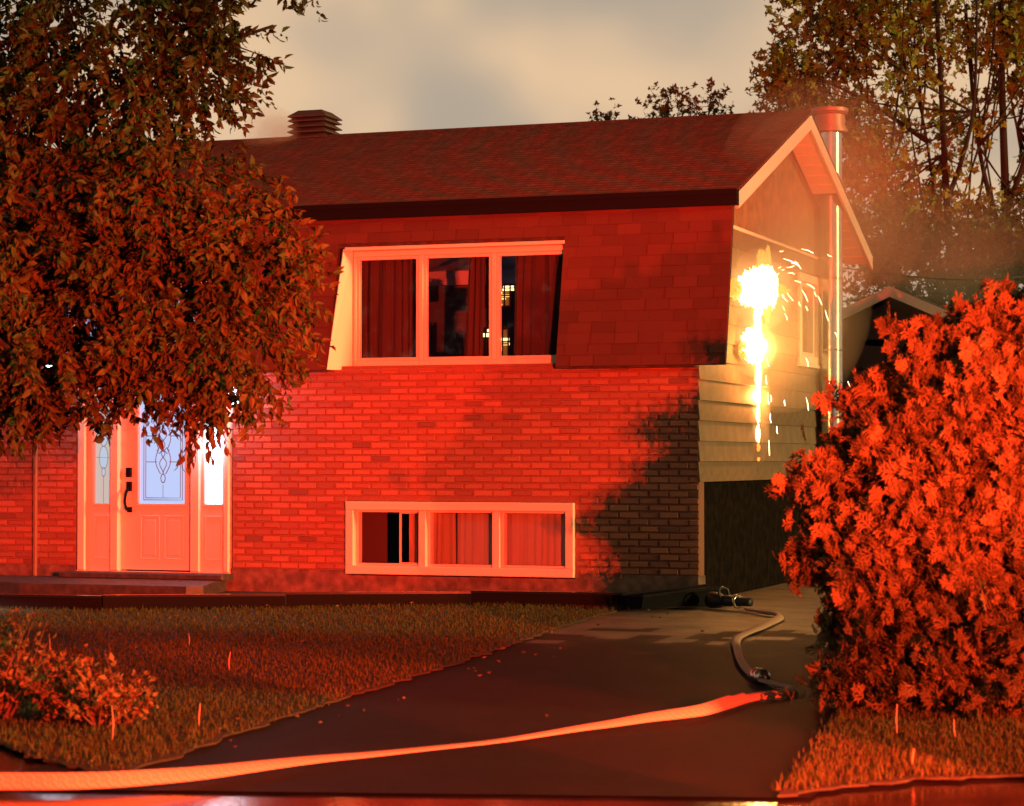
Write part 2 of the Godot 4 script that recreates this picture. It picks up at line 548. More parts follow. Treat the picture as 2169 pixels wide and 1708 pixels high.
func build_house() -> void:
	var blot0: Texture2D = M.parging.albedo_texture
	var H := thing("brick_house", "split-level house of red brick with shingled upper storey and burning gable wall", "house")
	var holes := [Rect2(-3.66, 0.21, 2.42, 0.735), Rect2(-6.76, 0.1, 1.82, 2.3)]
	# --- mortar behind the bricks, in pieces round the openings
	var w := MB.new()
	w.span(-9.6, -6.76, 0.25, 2.3, -0.2, -0.012); w.span(-4.94, -3.66, 0.25, 2.3, -0.2, -0.012)
	w.span(-3.66, -1.24, 0.945, 2.3, -0.2, -0.012); w.span(-1.24, -0.004, 0.25, 2.3, -0.2, -0.012)
	w.span(-6.76, -4.94, 2.4, 2.42, -0.2, -0.012)
	var wall := part("brick_wall", w.done(M.mortar), H)
	# --- bricks: running bond, 200 by 67 mm
	var kinds := []
	for v in 4:
		var b := MB.new()
		var e := 0.004 + 0.0015 * v
		var x := 0.0955 - 0.001 * v
		var a := [Vector3(-x, -0.0285, -0.02), Vector3(x, -0.0285, -0.02), Vector3(x, 0.0285, -0.02), Vector3(-x, 0.0285, -0.02)]
		var f := [Vector3(-x + e, -0.0285 + e, 0), Vector3(x - e, -0.0285 + e, 0.001 * v), Vector3(x - e, 0.0285 - e, 0), Vector3(-x + e, 0.0285 - e, 0.001 * v)]
		b.quad(f[0], f[3], f[2], f[1])
		for i in 4:
			b.quad(a[i], f[i], f[(i + 1) % 4], a[(i + 1) % 4])
		kinds.append(b.done(null))
	var blot := FastNoiseLite.new()
	blot.seed = 8
	blot.frequency = 1.1
	var spots := []
	for r in 30:
		var y := 0.285 + r * 0.0677
		var off := 0.1 if r % 2 else 0.0
		for c in 49:
			var x0 := -0.002 - off - c * 0.2
			var x1 := x0 - 0.191
			if c == 0 and r % 2:
				spots.append([Vector2(-0.05, y), 0.47])
			var cut := false
			for hole in holes:
				if y + 0.03 > hole.position.y and y - 0.03 < hole.end.y:
					if x0 > hole.position.x and x1 < hole.end.x:
						var left: float = hole.position.x - 0.003 - x1
						var right: float = x0 - hole.end.x - 0.003
						cut = true
						if left > 0.04:
							spots.append([Vector2(x1 + left / 2, y), left / 0.191])
						if right > 0.04:
							spots.append([Vector2(x0 - right / 2, y), right / 0.191])
			if not cut and x1 > -9.6:
				spots.append([Vector2((x0 + x1) / 2, y), 1.0])
	# the 300 that show largest: nearest the camera, and those beside the lower window and the shaded corner
	spots.sort_custom(func(a, b): return a[0].x > b[0].x)
	var count := 0
	var rest := []
	for i in 6:
		rest.append([])
	for s in spots:
		var q: Vector2 = s[0]
		var dark := blot.get_noise_2d(q.x * 1.6, q.y * 3.0)
		var t := rng.randi_range(0, 3)
		if rng.randf() < 0.08 + 0.4 * smoothstep(0.15, 0.5, dark):
			t = 4 if rng.randf() < 0.7 else 5
		var k := rng.randi_range(0, 3)
		var xf := Transform3D(Basis.IDENTITY.scaled(Vector3(s[1], 1, 1)).rotated(Vector3.BACK, rng.randf_range(-0.006, 0.006)), Vector3(q.x, q.y, rng.randf_range(-0.0025, 0.0025)))
		if count < 298:
			count += 1
			var o := part("brick", kinds[k], wall, M["brick%d" % t])
			o.transform = xf
		else:
			rest[t].append([k, xf])
	var joined := ArrayMesh.new()
	for t in 6:
		var st := SurfaceTool.new()
		st.begin(Mesh.PRIMITIVE_TRIANGLES)
		for s in rest[t]:
			st.append_from(kinds[s[0]], 0, s[1])
		st.commit(joined)
		joined.surface_set_material(joined.get_surface_count() - 1, M["brick%d" % t])
	part("brickwork", joined, wall).set_meta("kind", "stuff")
	# --- foundation
	var f := MB.new()
	f.span(-9.6, -6.76, -0.4, 0.249, -0.25, 0.006); f.span(-6.76, -4.94, -0.4, 0.15, -0.25, 0.006); f.span(-4.94, -0.006, -0.4, 0.2, -0.25, 0.006)
	f.span(-4.94, -3.66, 0.2, 0.249, -0.25, 0.006); f.span(-1.24, -0.006, 0.2, 0.249, -0.25, 0.006)
	part("foundation", f.done(M.parging), H)
	var f2 := MB.new()
	f2.span(-0.25, -0.03, -0.4, 1.2, -6.6, -0.255)
	part("side_foundation", f2.done(mat("shaded_parging", lin(0.016, 0.012, 0.010), 0.95, blot0, 1.0)), H)  # darkened parging: the hedge shade is put into its base colour
	M.shaded_parging.metallic_specular = 0.08
	# --- inner walls, floors and back, so that light enters only through openings
	var s2 := MB.new()
	s2.span(-9.6, -0.31, -0.35, -0.25, -6.3, -0.26); s2.span(-9.6, -0.31, 2.13, 2.24, -6.3, -0.21)
	s2.span(-9.6, 0.0, -0.3, 3.75, -6.5, -6.31); s2.span(-9.7, -9.61, -0.3, 3.75, -6.5, 0.0)
	s2.span(-9.6, -0.13, 3.56, 3.62, -6.3, -0.4)
	part("shell", s2.done(M.room), H)
	# --- mansard: leaning shingled front of the upper storey
	var mb := MB.new()
	var mz := func(y: float) -> float: return 0.165 - (y - 2.255) * 0.212
	for r in [[-9.6, -3.8, 2.255, 3.86], [-3.8, -1.385, 3.5, 3.86], [-1.385, 0.3, 2.255, 3.86]]:
		var y0: float = r[2]
		var y1: float = r[3]
		var z0: float = mz.call(y0) - 0.006
		var z1: float = mz.call(y1) - 0.006
		mb.hexa([Vector3(r[0], y0, z0 - 0.05), Vector3(r[1], y0, z0 - 0.05), Vector3(r[1], y1, z1 - 0.05), Vector3(r[0], y1, z1 - 0.05), Vector3(r[0], y0, z0), Vector3(r[1], y0, z0), Vector3(r[1], y1, z1), Vector3(r[0], y1, z1)])
	mb.span(-9.6, -3.8, 2.24, 2.254, -0.2, 0.155); mb.span(-1.385, -0.004, 2.24, 2.254, -0.2, 0.155)
	var mansard := part("mansard", mb.done(M.roofing), H)
	var tilt := Basis(Vector3.RIGHT, -atan(0.212))
	var tabs := []
	for v in 4:
		var b := MB.new()
		var hw := 0.1496 - 0.0012 * v
		var t := 0.0055 + 0.0012 * v
		b.hexa([Vector3(-hw, -0.002, -0.004), Vector3(hw, -0.002, -0.004), Vector3(hw, 0.15, -0.004), Vector3(-hw, 0.15, -0.004), Vector3(-hw, -0.002, t), Vector3(hw, 0.0, t), Vector3(hw, 0.15, 0.002), Vector3(-hw, 0.15, 0.002)])
		tabs.append(b.done(null))
	var field := []
	for i in 5:
		field.append([])
	for r in 15:
		var y := 2.262 + r * 0.107
		var x := 0.3
		var shift := rng.randf_range(0.03, 0.22)
		while x > -9.5:
			var wd := 0.24
			if is_equal_approx(x, 0.3):
				wd = shift
			var xa := x - wd
			var stop := false
			if y < 3.47:
				if x > -1.385 and xa < -1.385:
					xa = -1.385
				elif x <= -1.384 and x > -3.8:
					x = -3.8
					stop = true
			if stop:
				continue
			wd = x - xa
			var xf := Transform3D(tilt.scaled_local(Vector3(wd / 0.3, minf(1.0, (3.86 - y) / 0.15), 1)), Vector3((x + xa) / 2, y, mz.call(y)))
			var t := rng.randi_range(0, 4)
			if xa > -5.4:
				var o := part("shingle", tabs[rng.randi_range(0, 3)], mansard, M["shingle%d" % t])
				o.transform = xf
			else:
				field[t].append(xf)
			x = xa
	var fj := ArrayMesh.new()
	for t in 5:
		var st := SurfaceTool.new()
		st.begin(Mesh.PRIMITIVE_TRIANGLES)
		for xf in field[t]:
			st.append_from(tabs[0], 0, xf)
		st.commit(fj)
		fj.surface_set_material(fj.get_surface_count() - 1, M["shingle%d" % t])
	part("shingle_field", fj, mansard).set_meta("kind", "stuff")
	# --- roof: two slopes of stepped shingle courses
	var ridge := Vector2(-3.42, 5.15)      # z, y
	var eave := Vector2(-0.22, 3.965)
	var rear := Vector2(-6.85, 3.88)
	var rb := MB.new()
	var rs := 0.34
	for sl in [[eave, ridge], [rear, ridge]]:
		var e0: Vector2 = sl[0]
		var e1: Vector2 = sl[1]
		var lo := 0.04
		if e0 == eave:
			rb.hexa([Vector3(-9.8, e1.y - lo - 0.06, e1.x), Vector3(rs - 0.035, e1.y - lo - 0.06, e1.x), Vector3(rs - 0.035, e1.y - lo, e1.x), Vector3(-9.8, e1.y - lo, e1.x), Vector3(-9.8, e0.y - lo - 0.06, e0.x), Vector3(rs - 0.035, e0.y - lo - 0.06, e0.x), Vector3(rs - 0.035, e0.y - lo, e0.x), Vector3(-9.8, e0.y - lo, e0.x)])
		else:
			rb.hexa([Vector3(-9.8, e0.y - lo - 0.06, e0.x), Vector3(rs - 0.035, e0.y - lo - 0.06, e0.x), Vector3(rs - 0.035, e0.y - lo, e0.x), Vector3(-9.8, e0.y - lo, e0.x), Vector3(-9.8, e1.y - lo - 0.06, e1.x), Vector3(rs - 0.035, e1.y - lo - 0.06, e1.x), Vector3(rs - 0.035, e1.y - lo, e1.x), Vector3(-9.8, e1.y - lo, e1.x)])
	var roof := part("roof", rb.done(M.roofing), H)
	var courses := [MB.new(), MB.new(), MB.new()]
	for sl in [[eave, ridge, 1.0], [rear, ridge, -1.0]]:
		var e0: Vector2 = sl[0]
		var e1: Vector2 = sl[1]
		var n := 34
		for i in n:
			var p := e0.lerp(e1, float(i) / n)
			var q := e0.lerp(e1, float(i + 1) / n)
			var x := rs
			while x > -9.8:
				var wd := rng.randf_range(0.2, 0.5)
				var xa := maxf(x - wd, -9.8)
				var j := rng.randf_range(0.0, 0.004)
				var b: MB = courses[rng.randi_range(0, 2)]
				var z0 := p.x + 0.004 * float(sl[2])
				var A := [Vector3(xa, p.y - 0.03, z0), Vector3(x, p.y - 0.03, z0), Vector3(x, p.y + 0.002 + j, z0), Vector3(xa, p.y + 0.002 + j, z0), Vector3(x, q.y - 0.008, q.x), Vector3(xa, q.y - 0.008, q.x)]
				if sl[2] > 0:
					b.quad(A[0], A[3], A[2], A[1]); b.quad(A[3], A[5], A[4], A[2])
				else:
					b.quad(A[0], A[1], A[2], A[3]); b.quad(A[3], A[2], A[4], A[5])
				if x == rs:
					b.tri(A[1], A[2], A[4])
				x = xa
	for i in 3:
		var m: StandardMaterial3D = M.roofing.duplicate()
		m.albedo_color = lin([0.074, 0.068, 0.08][i], [0.034, 0.031, 0.037][i], [0.029, 0.027, 0.031][i])
		part("roof_shingles", courses[i].done(m), roof).set_meta("kind", "stuff")
	var cap := MB.new()
	cap.tube([Vector3(-9.8, 5.137, -3.42), Vector3(rs, 5.137, -3.42)], [0.035, 0.035], 6)
	part("ridge_cap", cap.done(M.roofing), roof)
	# --- black fascia and gutter along the eave
	var g := MB.new()
	g.span(-9.8, 0.345, 3.795, 3.948, -0.215, -0.118)
	g.span(-9.8, 0.343, 3.9, 3.95, -0.117, -0.105)
	var gut := part("eave_fascia", g.done(M.black_metal), H)
	gut.set_meta("label", "black fascia band under the roof edge")
	# --- gable overhang: rake boards, soffit panels
	for sl in [[eave, ridge], [rear, ridge]]:
		var e0: Vector2 = sl[0]
		var e1: Vector2 = sl[1]
		var b := MB.new()
		var d := Vector3(0, -0.035, 0)
		var o0 := Vector3(rs, e0.y, e0.x) + d
		var o1 := Vector3(rs, e1.y, e1.x) + d
		var dn := Vector3(0, -0.16, 0)
		var wv := Vector3(-0.03, 0, 0)
		if e0 == eave:
			b.quad(o0, o1, o1 + dn, o0 + dn); b.quad(o0 + dn, o1 + dn, o1 + dn + wv, o0 + dn + wv); b.quad(o0, o0 + dn, o0 + dn + wv, o0 + wv)
			b.quad(o0 + wv, o0 + dn + wv, o1 + dn + wv, o1 + wv)
		else:
			b.quad(o1, o0, o0 + dn, o1 + dn); b.quad(o1 + dn, o0 + dn, o0 + dn + wv, o1 + dn + wv); b.quad(o0 + dn, o0, o0 + wv, o0 + dn + wv)
			b.quad(o1 + wv, o1 + dn + wv, o0 + dn + wv, o0 + wv)
		part("rake_board", b.done(M.rake), H)
	var sof := Node3D.new()
	sof.name = "soffit"
	H.add_child(sof)
	var pipe_z := -5.25
	for sl in [[eave, ridge], [rear, ridge]]:
		var e0: Vector2 = sl[0]
		var e1: Vector2 = sl[1]
		var n := 15
		for i in n:
			var p := e0.lerp(e1, (i + 0.05) / n)
			var q := e0.lerp(e1, (i + 0.95) / n)
			if e0 == rear and absf((p.x + q.x) / 2 - pipe_z) < 0.26:
				continue
			var b := MB.new()
			var y := -0.13
			var z0 := minf(p.x, q.x)
			var z1 := maxf(p.x, q.x)
			var y0 := (p.y if p.x < q.x else q.y) + y
			var y1 := (q.y if p.x < q.x else p.y) + y
			b.hexa([Vector3(0.002, y0, z0), Vector3(rs - 0.032, y0, z0), Vector3(rs - 0.032, y0 + 0.02, z0), Vector3(0.002, y0 + 0.02, z0), Vector3(0.002, y1, z1), Vector3(rs - 0.032, y1, z1), Vector3(rs - 0.032, y1 + 0.02, z1), Vector3(0.002, y1 + 0.02, z1)])
			part("soffit_panel", b.done(M.soffit), sof)
	# --- gable: boarded triangle above, wide siding boards below
	var gb := MB.new()
	var gz := [Vector2(-0.2, 3.70), Vector2(-0.3, 3.85), Vector2(-3.42, 5.0), Vector2(-6.4, 3.93), Vector2(-6.4, 3.70)]
	for i in range(1, 4):
		gb.tri(Vector3(-0.012, gz[0].y, gz[0].x), Vector3(-0.012, gz[i].y, gz[i].x), Vector3(-0.012, gz[i + 1].y, gz[i + 1].x))
		gb.tri(Vector3(-0.1, gz[0].y, gz[0].x), Vector3(-0.1, gz[i + 1].y, gz[i + 1].x), Vector3(-0.1, gz[i].y, gz[i].x))
	part("gable_panel", gb.done(M.gable_board), H)
	var sb := MB.new()
	sb.span(-0.12, -0.018, 1.16, 2.5, -6.4, -0.2)
	sb.span(-0.12, -0.018, 2.5, 3.42, -4.3, -0.25); sb.span(-0.12, -0.018, 2.5, 3.42, -6.4, -5.14); sb.span(-0.12, -0.018, 3.42, 3.7, -6.4, -0.25)
	var sid := part("gable_siding", sb.done(M.siding_scorched), H)
	for r in 13:
		var y := 1.145 + r * 0.196
		var top := minf(y + 0.2, 3.69)
		var z1: float = 0.0 if y < 2.2 else mz.call(top) - 0.075
		var runs := [[-6.45, z1]]
		if y > 2.42 and y < 3.45:
			runs = [[-6.45, -5.22], [-4.22, z1]]
		for run in runs:
			var b := MB.new()
			var a: float = run[0]
			var c: float = run[1]
			b.hexa([Vector3(-0.017, y, a), Vector3(0.011, y + 0.002, a), Vector3(-0.006, top, a), Vector3(-0.017, top, a), Vector3(-0.017, y, c), Vector3(0.011, y + 0.002, c), Vector3(-0.006, top, c), Vector3(-0.017, top, c)])
			part("siding_board", b.done(M.siding if (r % 3) else M.siding_scorched), sid)
	var tr := MB.new()
	tr.span(-0.01, 0.016, 3.69, 3.72, -6.4, -0.25)
	part("trim_strip", tr.done(M.soffit), sid)
	# --- gable window
	var gw := Node3D.new()
	gw.name = "gable_window"
	H.add_child(gw)
	gw.position = Vector3(0.0, 0, -4.72)
	gw.rotation.y = PI / 2
	var fb := MB.new()
	fb.frame(-0.5, 0.5, 2.45, 3.47, 0.09, -0.1, 0.035)
	fb.chamfer(-0.53, 0.53, 2.41, 2.449, -0.05, 0.055)
	part("window_frame", fb.done(M.white_trim), gw)
	var sa := MB.new()
	sa.frame(-0.41, 0.41, 2.54, 3.38, 0.045, -0.09, -0.01)
	part("sash", sa.done(M.sash), gw)
	var pn := MB.new()
	pn.span(-0.365, 0.365, 2.585, 3.335, -0.06, -0.056)
	part("pane", pn.done(M.glass), gw)
	# --- upper window, upright in the leaning shingles
	var uw := Node3D.new()
	uw.name = "upper_window"
	H.add_child(uw)
	var u := MB.new()
	u.chamfer(-3.66, -1.3, 3.41, 3.47, -0.24, -0.15); u.chamfer(-3.66, -1.3, 2.295, 2.355, -0.24, -0.15)
	u.chamfer(-3.66, -3.625, 2.355, 3.41, -0.24, -0.15); u.chamfer(-1.335, -1.3, 2.355, 3.41, -0.24, -0.15)
	u.chamfer(-2.945, -2.895, 2.355, 3.41, -0.24, -0.145); u.chamfer(-2.165, -2.115, 2.355, 3.41, -0.24, -0.145)
	part("window_frame", u.done(M.white_trim), uw)
	var hd := MB.new()
	hd.hexa([Vector3(-3.72, 3.472, -0.24), Vector3(-1.38, 3.472, -0.24), Vector3(-1.38, 3.505, -0.24), Vector3(-3.72, 3.505, -0.24), Vector3(-3.72, 3.472, -0.075), Vector3(-1.38, 3.472, -0.075), Vector3(-1.38, 3.505, -0.082), Vector3(-3.72, 3.505, -0.082)])
	part("head_trim", hd.done(M.white_trim), uw)
	var ck := MB.new()
	var cw := [Vector3(-3.80, 2.262, 0.175), Vector3(-3.735, 3.49, -0.085), Vector3(-3.665, 3.47, -0.16), Vector3(-3.665, 2.262, -0.16)]
	var back := Vector3(-0.02, 0, -0.02)
	ck.quad(cw[0], cw[1], cw[2], cw[3])
	ck.quad(cw[0] + back, cw[3] + back, cw[2] + back, cw[1] + back)
	ck.quad(cw[0], cw[0] + back, cw[1] + back, cw[1])
	part("window_cheek", ck.done(M.white_trim), uw)
	var sl2 := MB.new()
	sl2.hexa([Vector3(-3.66, 2.245, -0.24), Vector3(-1.386, 2.245, -0.24), Vector3(-1.386, 2.293, -0.24), Vector3(-3.66, 2.293, -0.24), Vector3(-3.74, 2.245, 0.012), Vector3(-1.386, 2.245, 0.012), Vector3(-1.386, 2.262, 0.012), Vector3(-3.74, 2.262, 0.012)])
	part("sill", sl2.done(M["brick3"]), uw)
	var ce := MB.new()
	ce.quad(Vector3(-1.384, 2.262, 0.165), Vector3(-1.384, 2.262, -0.24), Vector3(-1.384, 3.5, -0.24), Vector3(-1.384, 3.5, -0.095))
	ce.quad(Vector3(-1.37, 2.262, 0.165), Vector3(-1.37, 3.5, -0.095), Vector3(-1.37, 3.5, -0.24), Vector3(-1.37, 2.262, -0.24))
	part("window_cheek", ce.done(M.black_metal), uw)  # right cheek coloured black for the shade it lies in
	for p in [[-3.625, -2.945], [-2.895, -2.165], [-2.115, -1.335]]:
		var b := MB.new()
		b.frame(p[0], p[1], 2.355, 3.41, 0.032, -0.22, -0.165, 0.004)
		part("sash", b.done(M.sash), uw)
		var q := MB.new()
		q.span(p[0] + 0.03, p[1] - 0.03, 2.385, 3.38, -0.2, -0.196)
		part("pane", q.done(M.glass), uw)
	for c in [[-3.62, -2.93, 7.0, 0.0], [-2.47, -2.2, 4.0, 0.1], [-1.98, -1.46, 5.0, 0.05]]:
		part("curtain", wave_sheet(c[0], c[1], 2.3, 3.5, -0.34, c[2], 0.022, c[3]).done(M.curtain_red), uw)
	# room behind it
	var rm := MB.new()
	rm.span(-4.5, -0.6, 2.25, 3.34, -3.3, -3.2); rm.span(-4.6, -4.51, 2.25, 3.55, -3.3, -0.35); rm.span(-0.6, -0.51, 2.25, 3.55, -3.3, -0.35)
	part("room_wall", rm.done(M.room), H)
	var rc := MB.new()
	rc.span(-4.5, -0.6, 3.5, 3.55, -3.3, -0.35)
	part("ceiling", rc.done(M.room_pale), H)
	var cm := MB.new()
	cm.span(-4.5, -0.6, 3.34, 3.42, -3.2, -3.12); cm.span(-4.5, -0.6, 3.42, 3.5, -3.3, -3.16)
	part("crown_moulding", cm.done(M.room_pale), H)
	var rl := OmniLight3D.new()
	rl.name = "room_light"
	rl.light_color = Color(0.80, 0.82, 1.0)
	rl.light_energy = 0.16
	rl.light_size = 0.1
	rl.omni_range = 8
	rl.shadow_enabled = true
	rl.position = Vector3(-1.2, 3.2, -1.8)
	add_child(rl)
	var bulb := MB.new(true)
	bulb.lathe(Vector3(-1.2, 3.12, -1.8), [Vector2(0, 0), Vector2(0.07, 0.05), Vector2(0.07, 0.11), Vector2(0, 0.16)], 12)
	part("ceiling_lamp", bulb.done(M.upstairs), H)
	# --- lower window
	var lw := Node3D.new()
	lw.name = "lower_window"
	H.add_child(lw)
	var l := MB.new()
	l.frame(-3.655, -1.245, 0.215, 0.94, 0.085, -0.15, 0.045)
	l.chamfer(-2.875, -2.795, 0.3, 0.855, -0.15, 0.02); l.chamfer(-2.095, -2.015, 0.3, 0.855, -0.15, 0.02)
	part("window_frame", l.done(M.white_trim), lw)
	for p in [[-3.57, -2.875], [-2.795, -2.095], [-2.015, -1.33]]:
		var b := MB.new()
		b.frame(p[0], p[1], 0.3, 0.855, 0.022, -0.13, -0.04, 0.003)
		part("sash", b.done(M.sash), lw)
		if p[0] > -3:
			var q := MB.new()
			q.span(p[0] + 0.02, p[1] - 0.02, 0.32, 0.835, -0.09, -0.086)
			part("pane", q.done(M.glass), lw)
	var op := MB.new()
	op.frame(-3.13, -2.9, 0.31, 0.84, 0.02, -0.12, -0.1, 0.003)
	part("sliding_sash", op.done(M.sash), lw)
	for c in [[-3.06, -2.86, 3.0], [-2.83, -2.56, 4.0], [-2.545, -2.06, 5.0], [-2.04, -1.3, 8.0]]:
		part("curtain", wave_sheet(c[0], c[1], 0.25, 0.9, -0.2, c[2], 0.008).done(M.curtain_cream), lw)
	var dk := MB.new()
	dk.span(-3.62, -3.35, 0.24, 0.9, -0.32, -0.3)
	part("blind", dk.done(M.curtain_red), lw)
	build_door(H)
	# --- downspout at the left, dark letter box, porch lamps
	var ds := MB.new()
	ds.chamfer(-7.265, -7.225, 0.08, 2.24, 0.0, 0.035, 0.008)
	part("downspout", ds.done(M["brick4"]), H)
	var lb := MB.new()
	lb.frame(-7.17, -6.9, 1.8, 2.1, 0.02, -0.02, 0.04)
	lb.span(-7.15, -6.92, 1.82, 2.08, -0.02, 0.01)
	part("letter_box", lb.done(M.curtain_red), H)
	for q in [[Vector3(-4.86, 2.02, 0.13), 0.3], [Vector3(-6.93, 2.34, 0.22), 0.5]]:
		var at: Vector3 = q[0]
		var b := MB.new(true)
		b.lathe(at - Vector3(0, 0.1, 0), [Vector2(0, 0), Vector2(0.05, 0.02), Vector2(0.065, 0.08), Vector2(0.05, 0.17), Vector2(0, 0.19)], 14)
		var pl := part("porch_lamp", b.done(M.lamp_white), H)
		var bb := MB.new()
		bb.span(at.x - 0.02, at.x + 0.02, at.y + 0.09, at.y + 0.13, 0.0, at.z)
		bb.span(at.x - 0.05, at.x + 0.05, at.y + 0.03, at.y + 0.19, -0.01, 0.02)
		part("bracket", bb.done(M.black_metal), pl)
		var li := OmniLight3D.new()
		li.name = "porch_light"
		li.light_color = Color(0.88, 0.93, 1.0)
		li.light_energy = q[1]
		li.light_size = 0.05
		li.omni_range = 12
		li.shadow_enabled = true
		li.position = at
		add_child(li, true)
	# --- window upstairs on the left, lit, behind the tree
	var ul := Node3D.new()
	ul.name = "stair_window"
	H.add_child(ul)
	var uf := MB.new()
	uf.frame(-6.75, -5.05, 2.5, 3.2, 0.07, 0.02, 0.2)
	part("window_frame", uf.done(M.white_trim), ul)
	var up := MB.new()
	up.span(-6.68, -5.12, 2.57, 3.13, 0.1, 0.15)
	part("pane", up.done(M.upstairs), ul)
	# --- steel chimney pipe through the gable overhang
	var cp := MB.new(true)
	cp.lathe(Vector3(0.155, 0, pipe_z), [Vector2(0.14, 0.0), Vector2(0.14, 5.2)], 40)
	var pipe := part("chimney_pipe", cp.done(M.steel), H)
	for y in [1.95, 2.25, 2.62, 3.45, 4.55]:
		var b := MB.new(true)
		b.lathe(Vector3(0.155, y, pipe_z), [Vector2(0.14, 0), Vector2(0.1475, 0.004), Vector2(0.1475, 0.018), Vector2(0.14, 0.022)], 40)
		part("pipe_band", b.done(M.steel), pipe)
	var cpc := MB.new()
	cpc.lathe(Vector3(0.155, 5.17, pipe_z), [Vector2(0.14, 0), Vector2(0.205, 0.0), Vector2(0.205, 0.035), Vector2(0.19, 0.04), Vector2(0.19, 0.065), Vector2(0.175, 0.07), Vector2(0.175, 0.2), Vector2(0.195, 0.205), Vector2(0.215, 0.235), Vector2(0.215, 0.275), Vector2(0.19, 0.285), Vector2(0.0, 0.295)], 40)
	part("chimney_cap", cpc.done(M.cap_metal), pipe)
	# --- louvred square roof vent on the ridge
	var vb := MB.new()
	var vc := Vector3(-5.68, 4.93, -3.62)
	vb.span(vc.x - 0.15, vc.x + 0.15, 4.9, 5.43, vc.z - 0.15, vc.z + 0.15)
	var vent := part("roof_vent", vb.done(M.vent_metal), H)
	for k in 4:
		var b := MB.new()
		var y := 5.155 + k * 0.066
		pyramid(b, Vector3(vc.x, y, vc.z), 0.25 - 0.003 * k, 0.17, 0.05)
		part("louver", b.done(M.vent_metal), vent)
	var vt := MB.new()
	pyramid(vt, Vector3(vc.x, 5.405, vc.z), 0.245, 0.15, 0.075)
	part("vent_cap", vt.done(M.vent_metal), vent)

func pyramid(b: MB, c: Vector3, r0: float, r1: float, h: float) -> void:
	var p := []
	var q := []
	for s in [Vector2(-1, 1), Vector2(1, 1), Vector2(1, -1), Vector2(-1, -1)]:
		p.append(c + Vector3(s.x * r0, 0, s.y * r0))
		q.append(c + Vector3(s.x * r1, h, s.y * r1))
	for i in 4:
		var j := (i + 1) % 4
		b.quad(p[i], q[i], q[j], p[j])
		var lo := Vector3(0, -0.012, 0)
		b.quad(p[i] + lo, p[i], p[j], p[j] + lo)
	b.quad(q[0], q[3], q[2], q[1])
	b.quad(p[0] - Vector3(0, 0.012, 0), p[1] - Vector3(0, 0.012, 0), p[2] - Vector3(0, 0.012, 0), p[3] - Vector3(0, 0.012, 0))

func oval(cx: float, cy: float, rx: float, ry: float, n := 20) -> Array:
	var r := []
	for i in n + 1:
		r.append(Vector3(cx + rx * sin(TAU * i / n), cy + ry * cos(TAU * i / n), 0))
	return r

func lead(b: MB, pts: Array, z: float, r := 0.005) -> void:
	var p := []
	var q := []
	for v in pts:
		p.append(Vector3(v.x, v.y, z)); q.append(r)
	b.tube(p, q, 4)

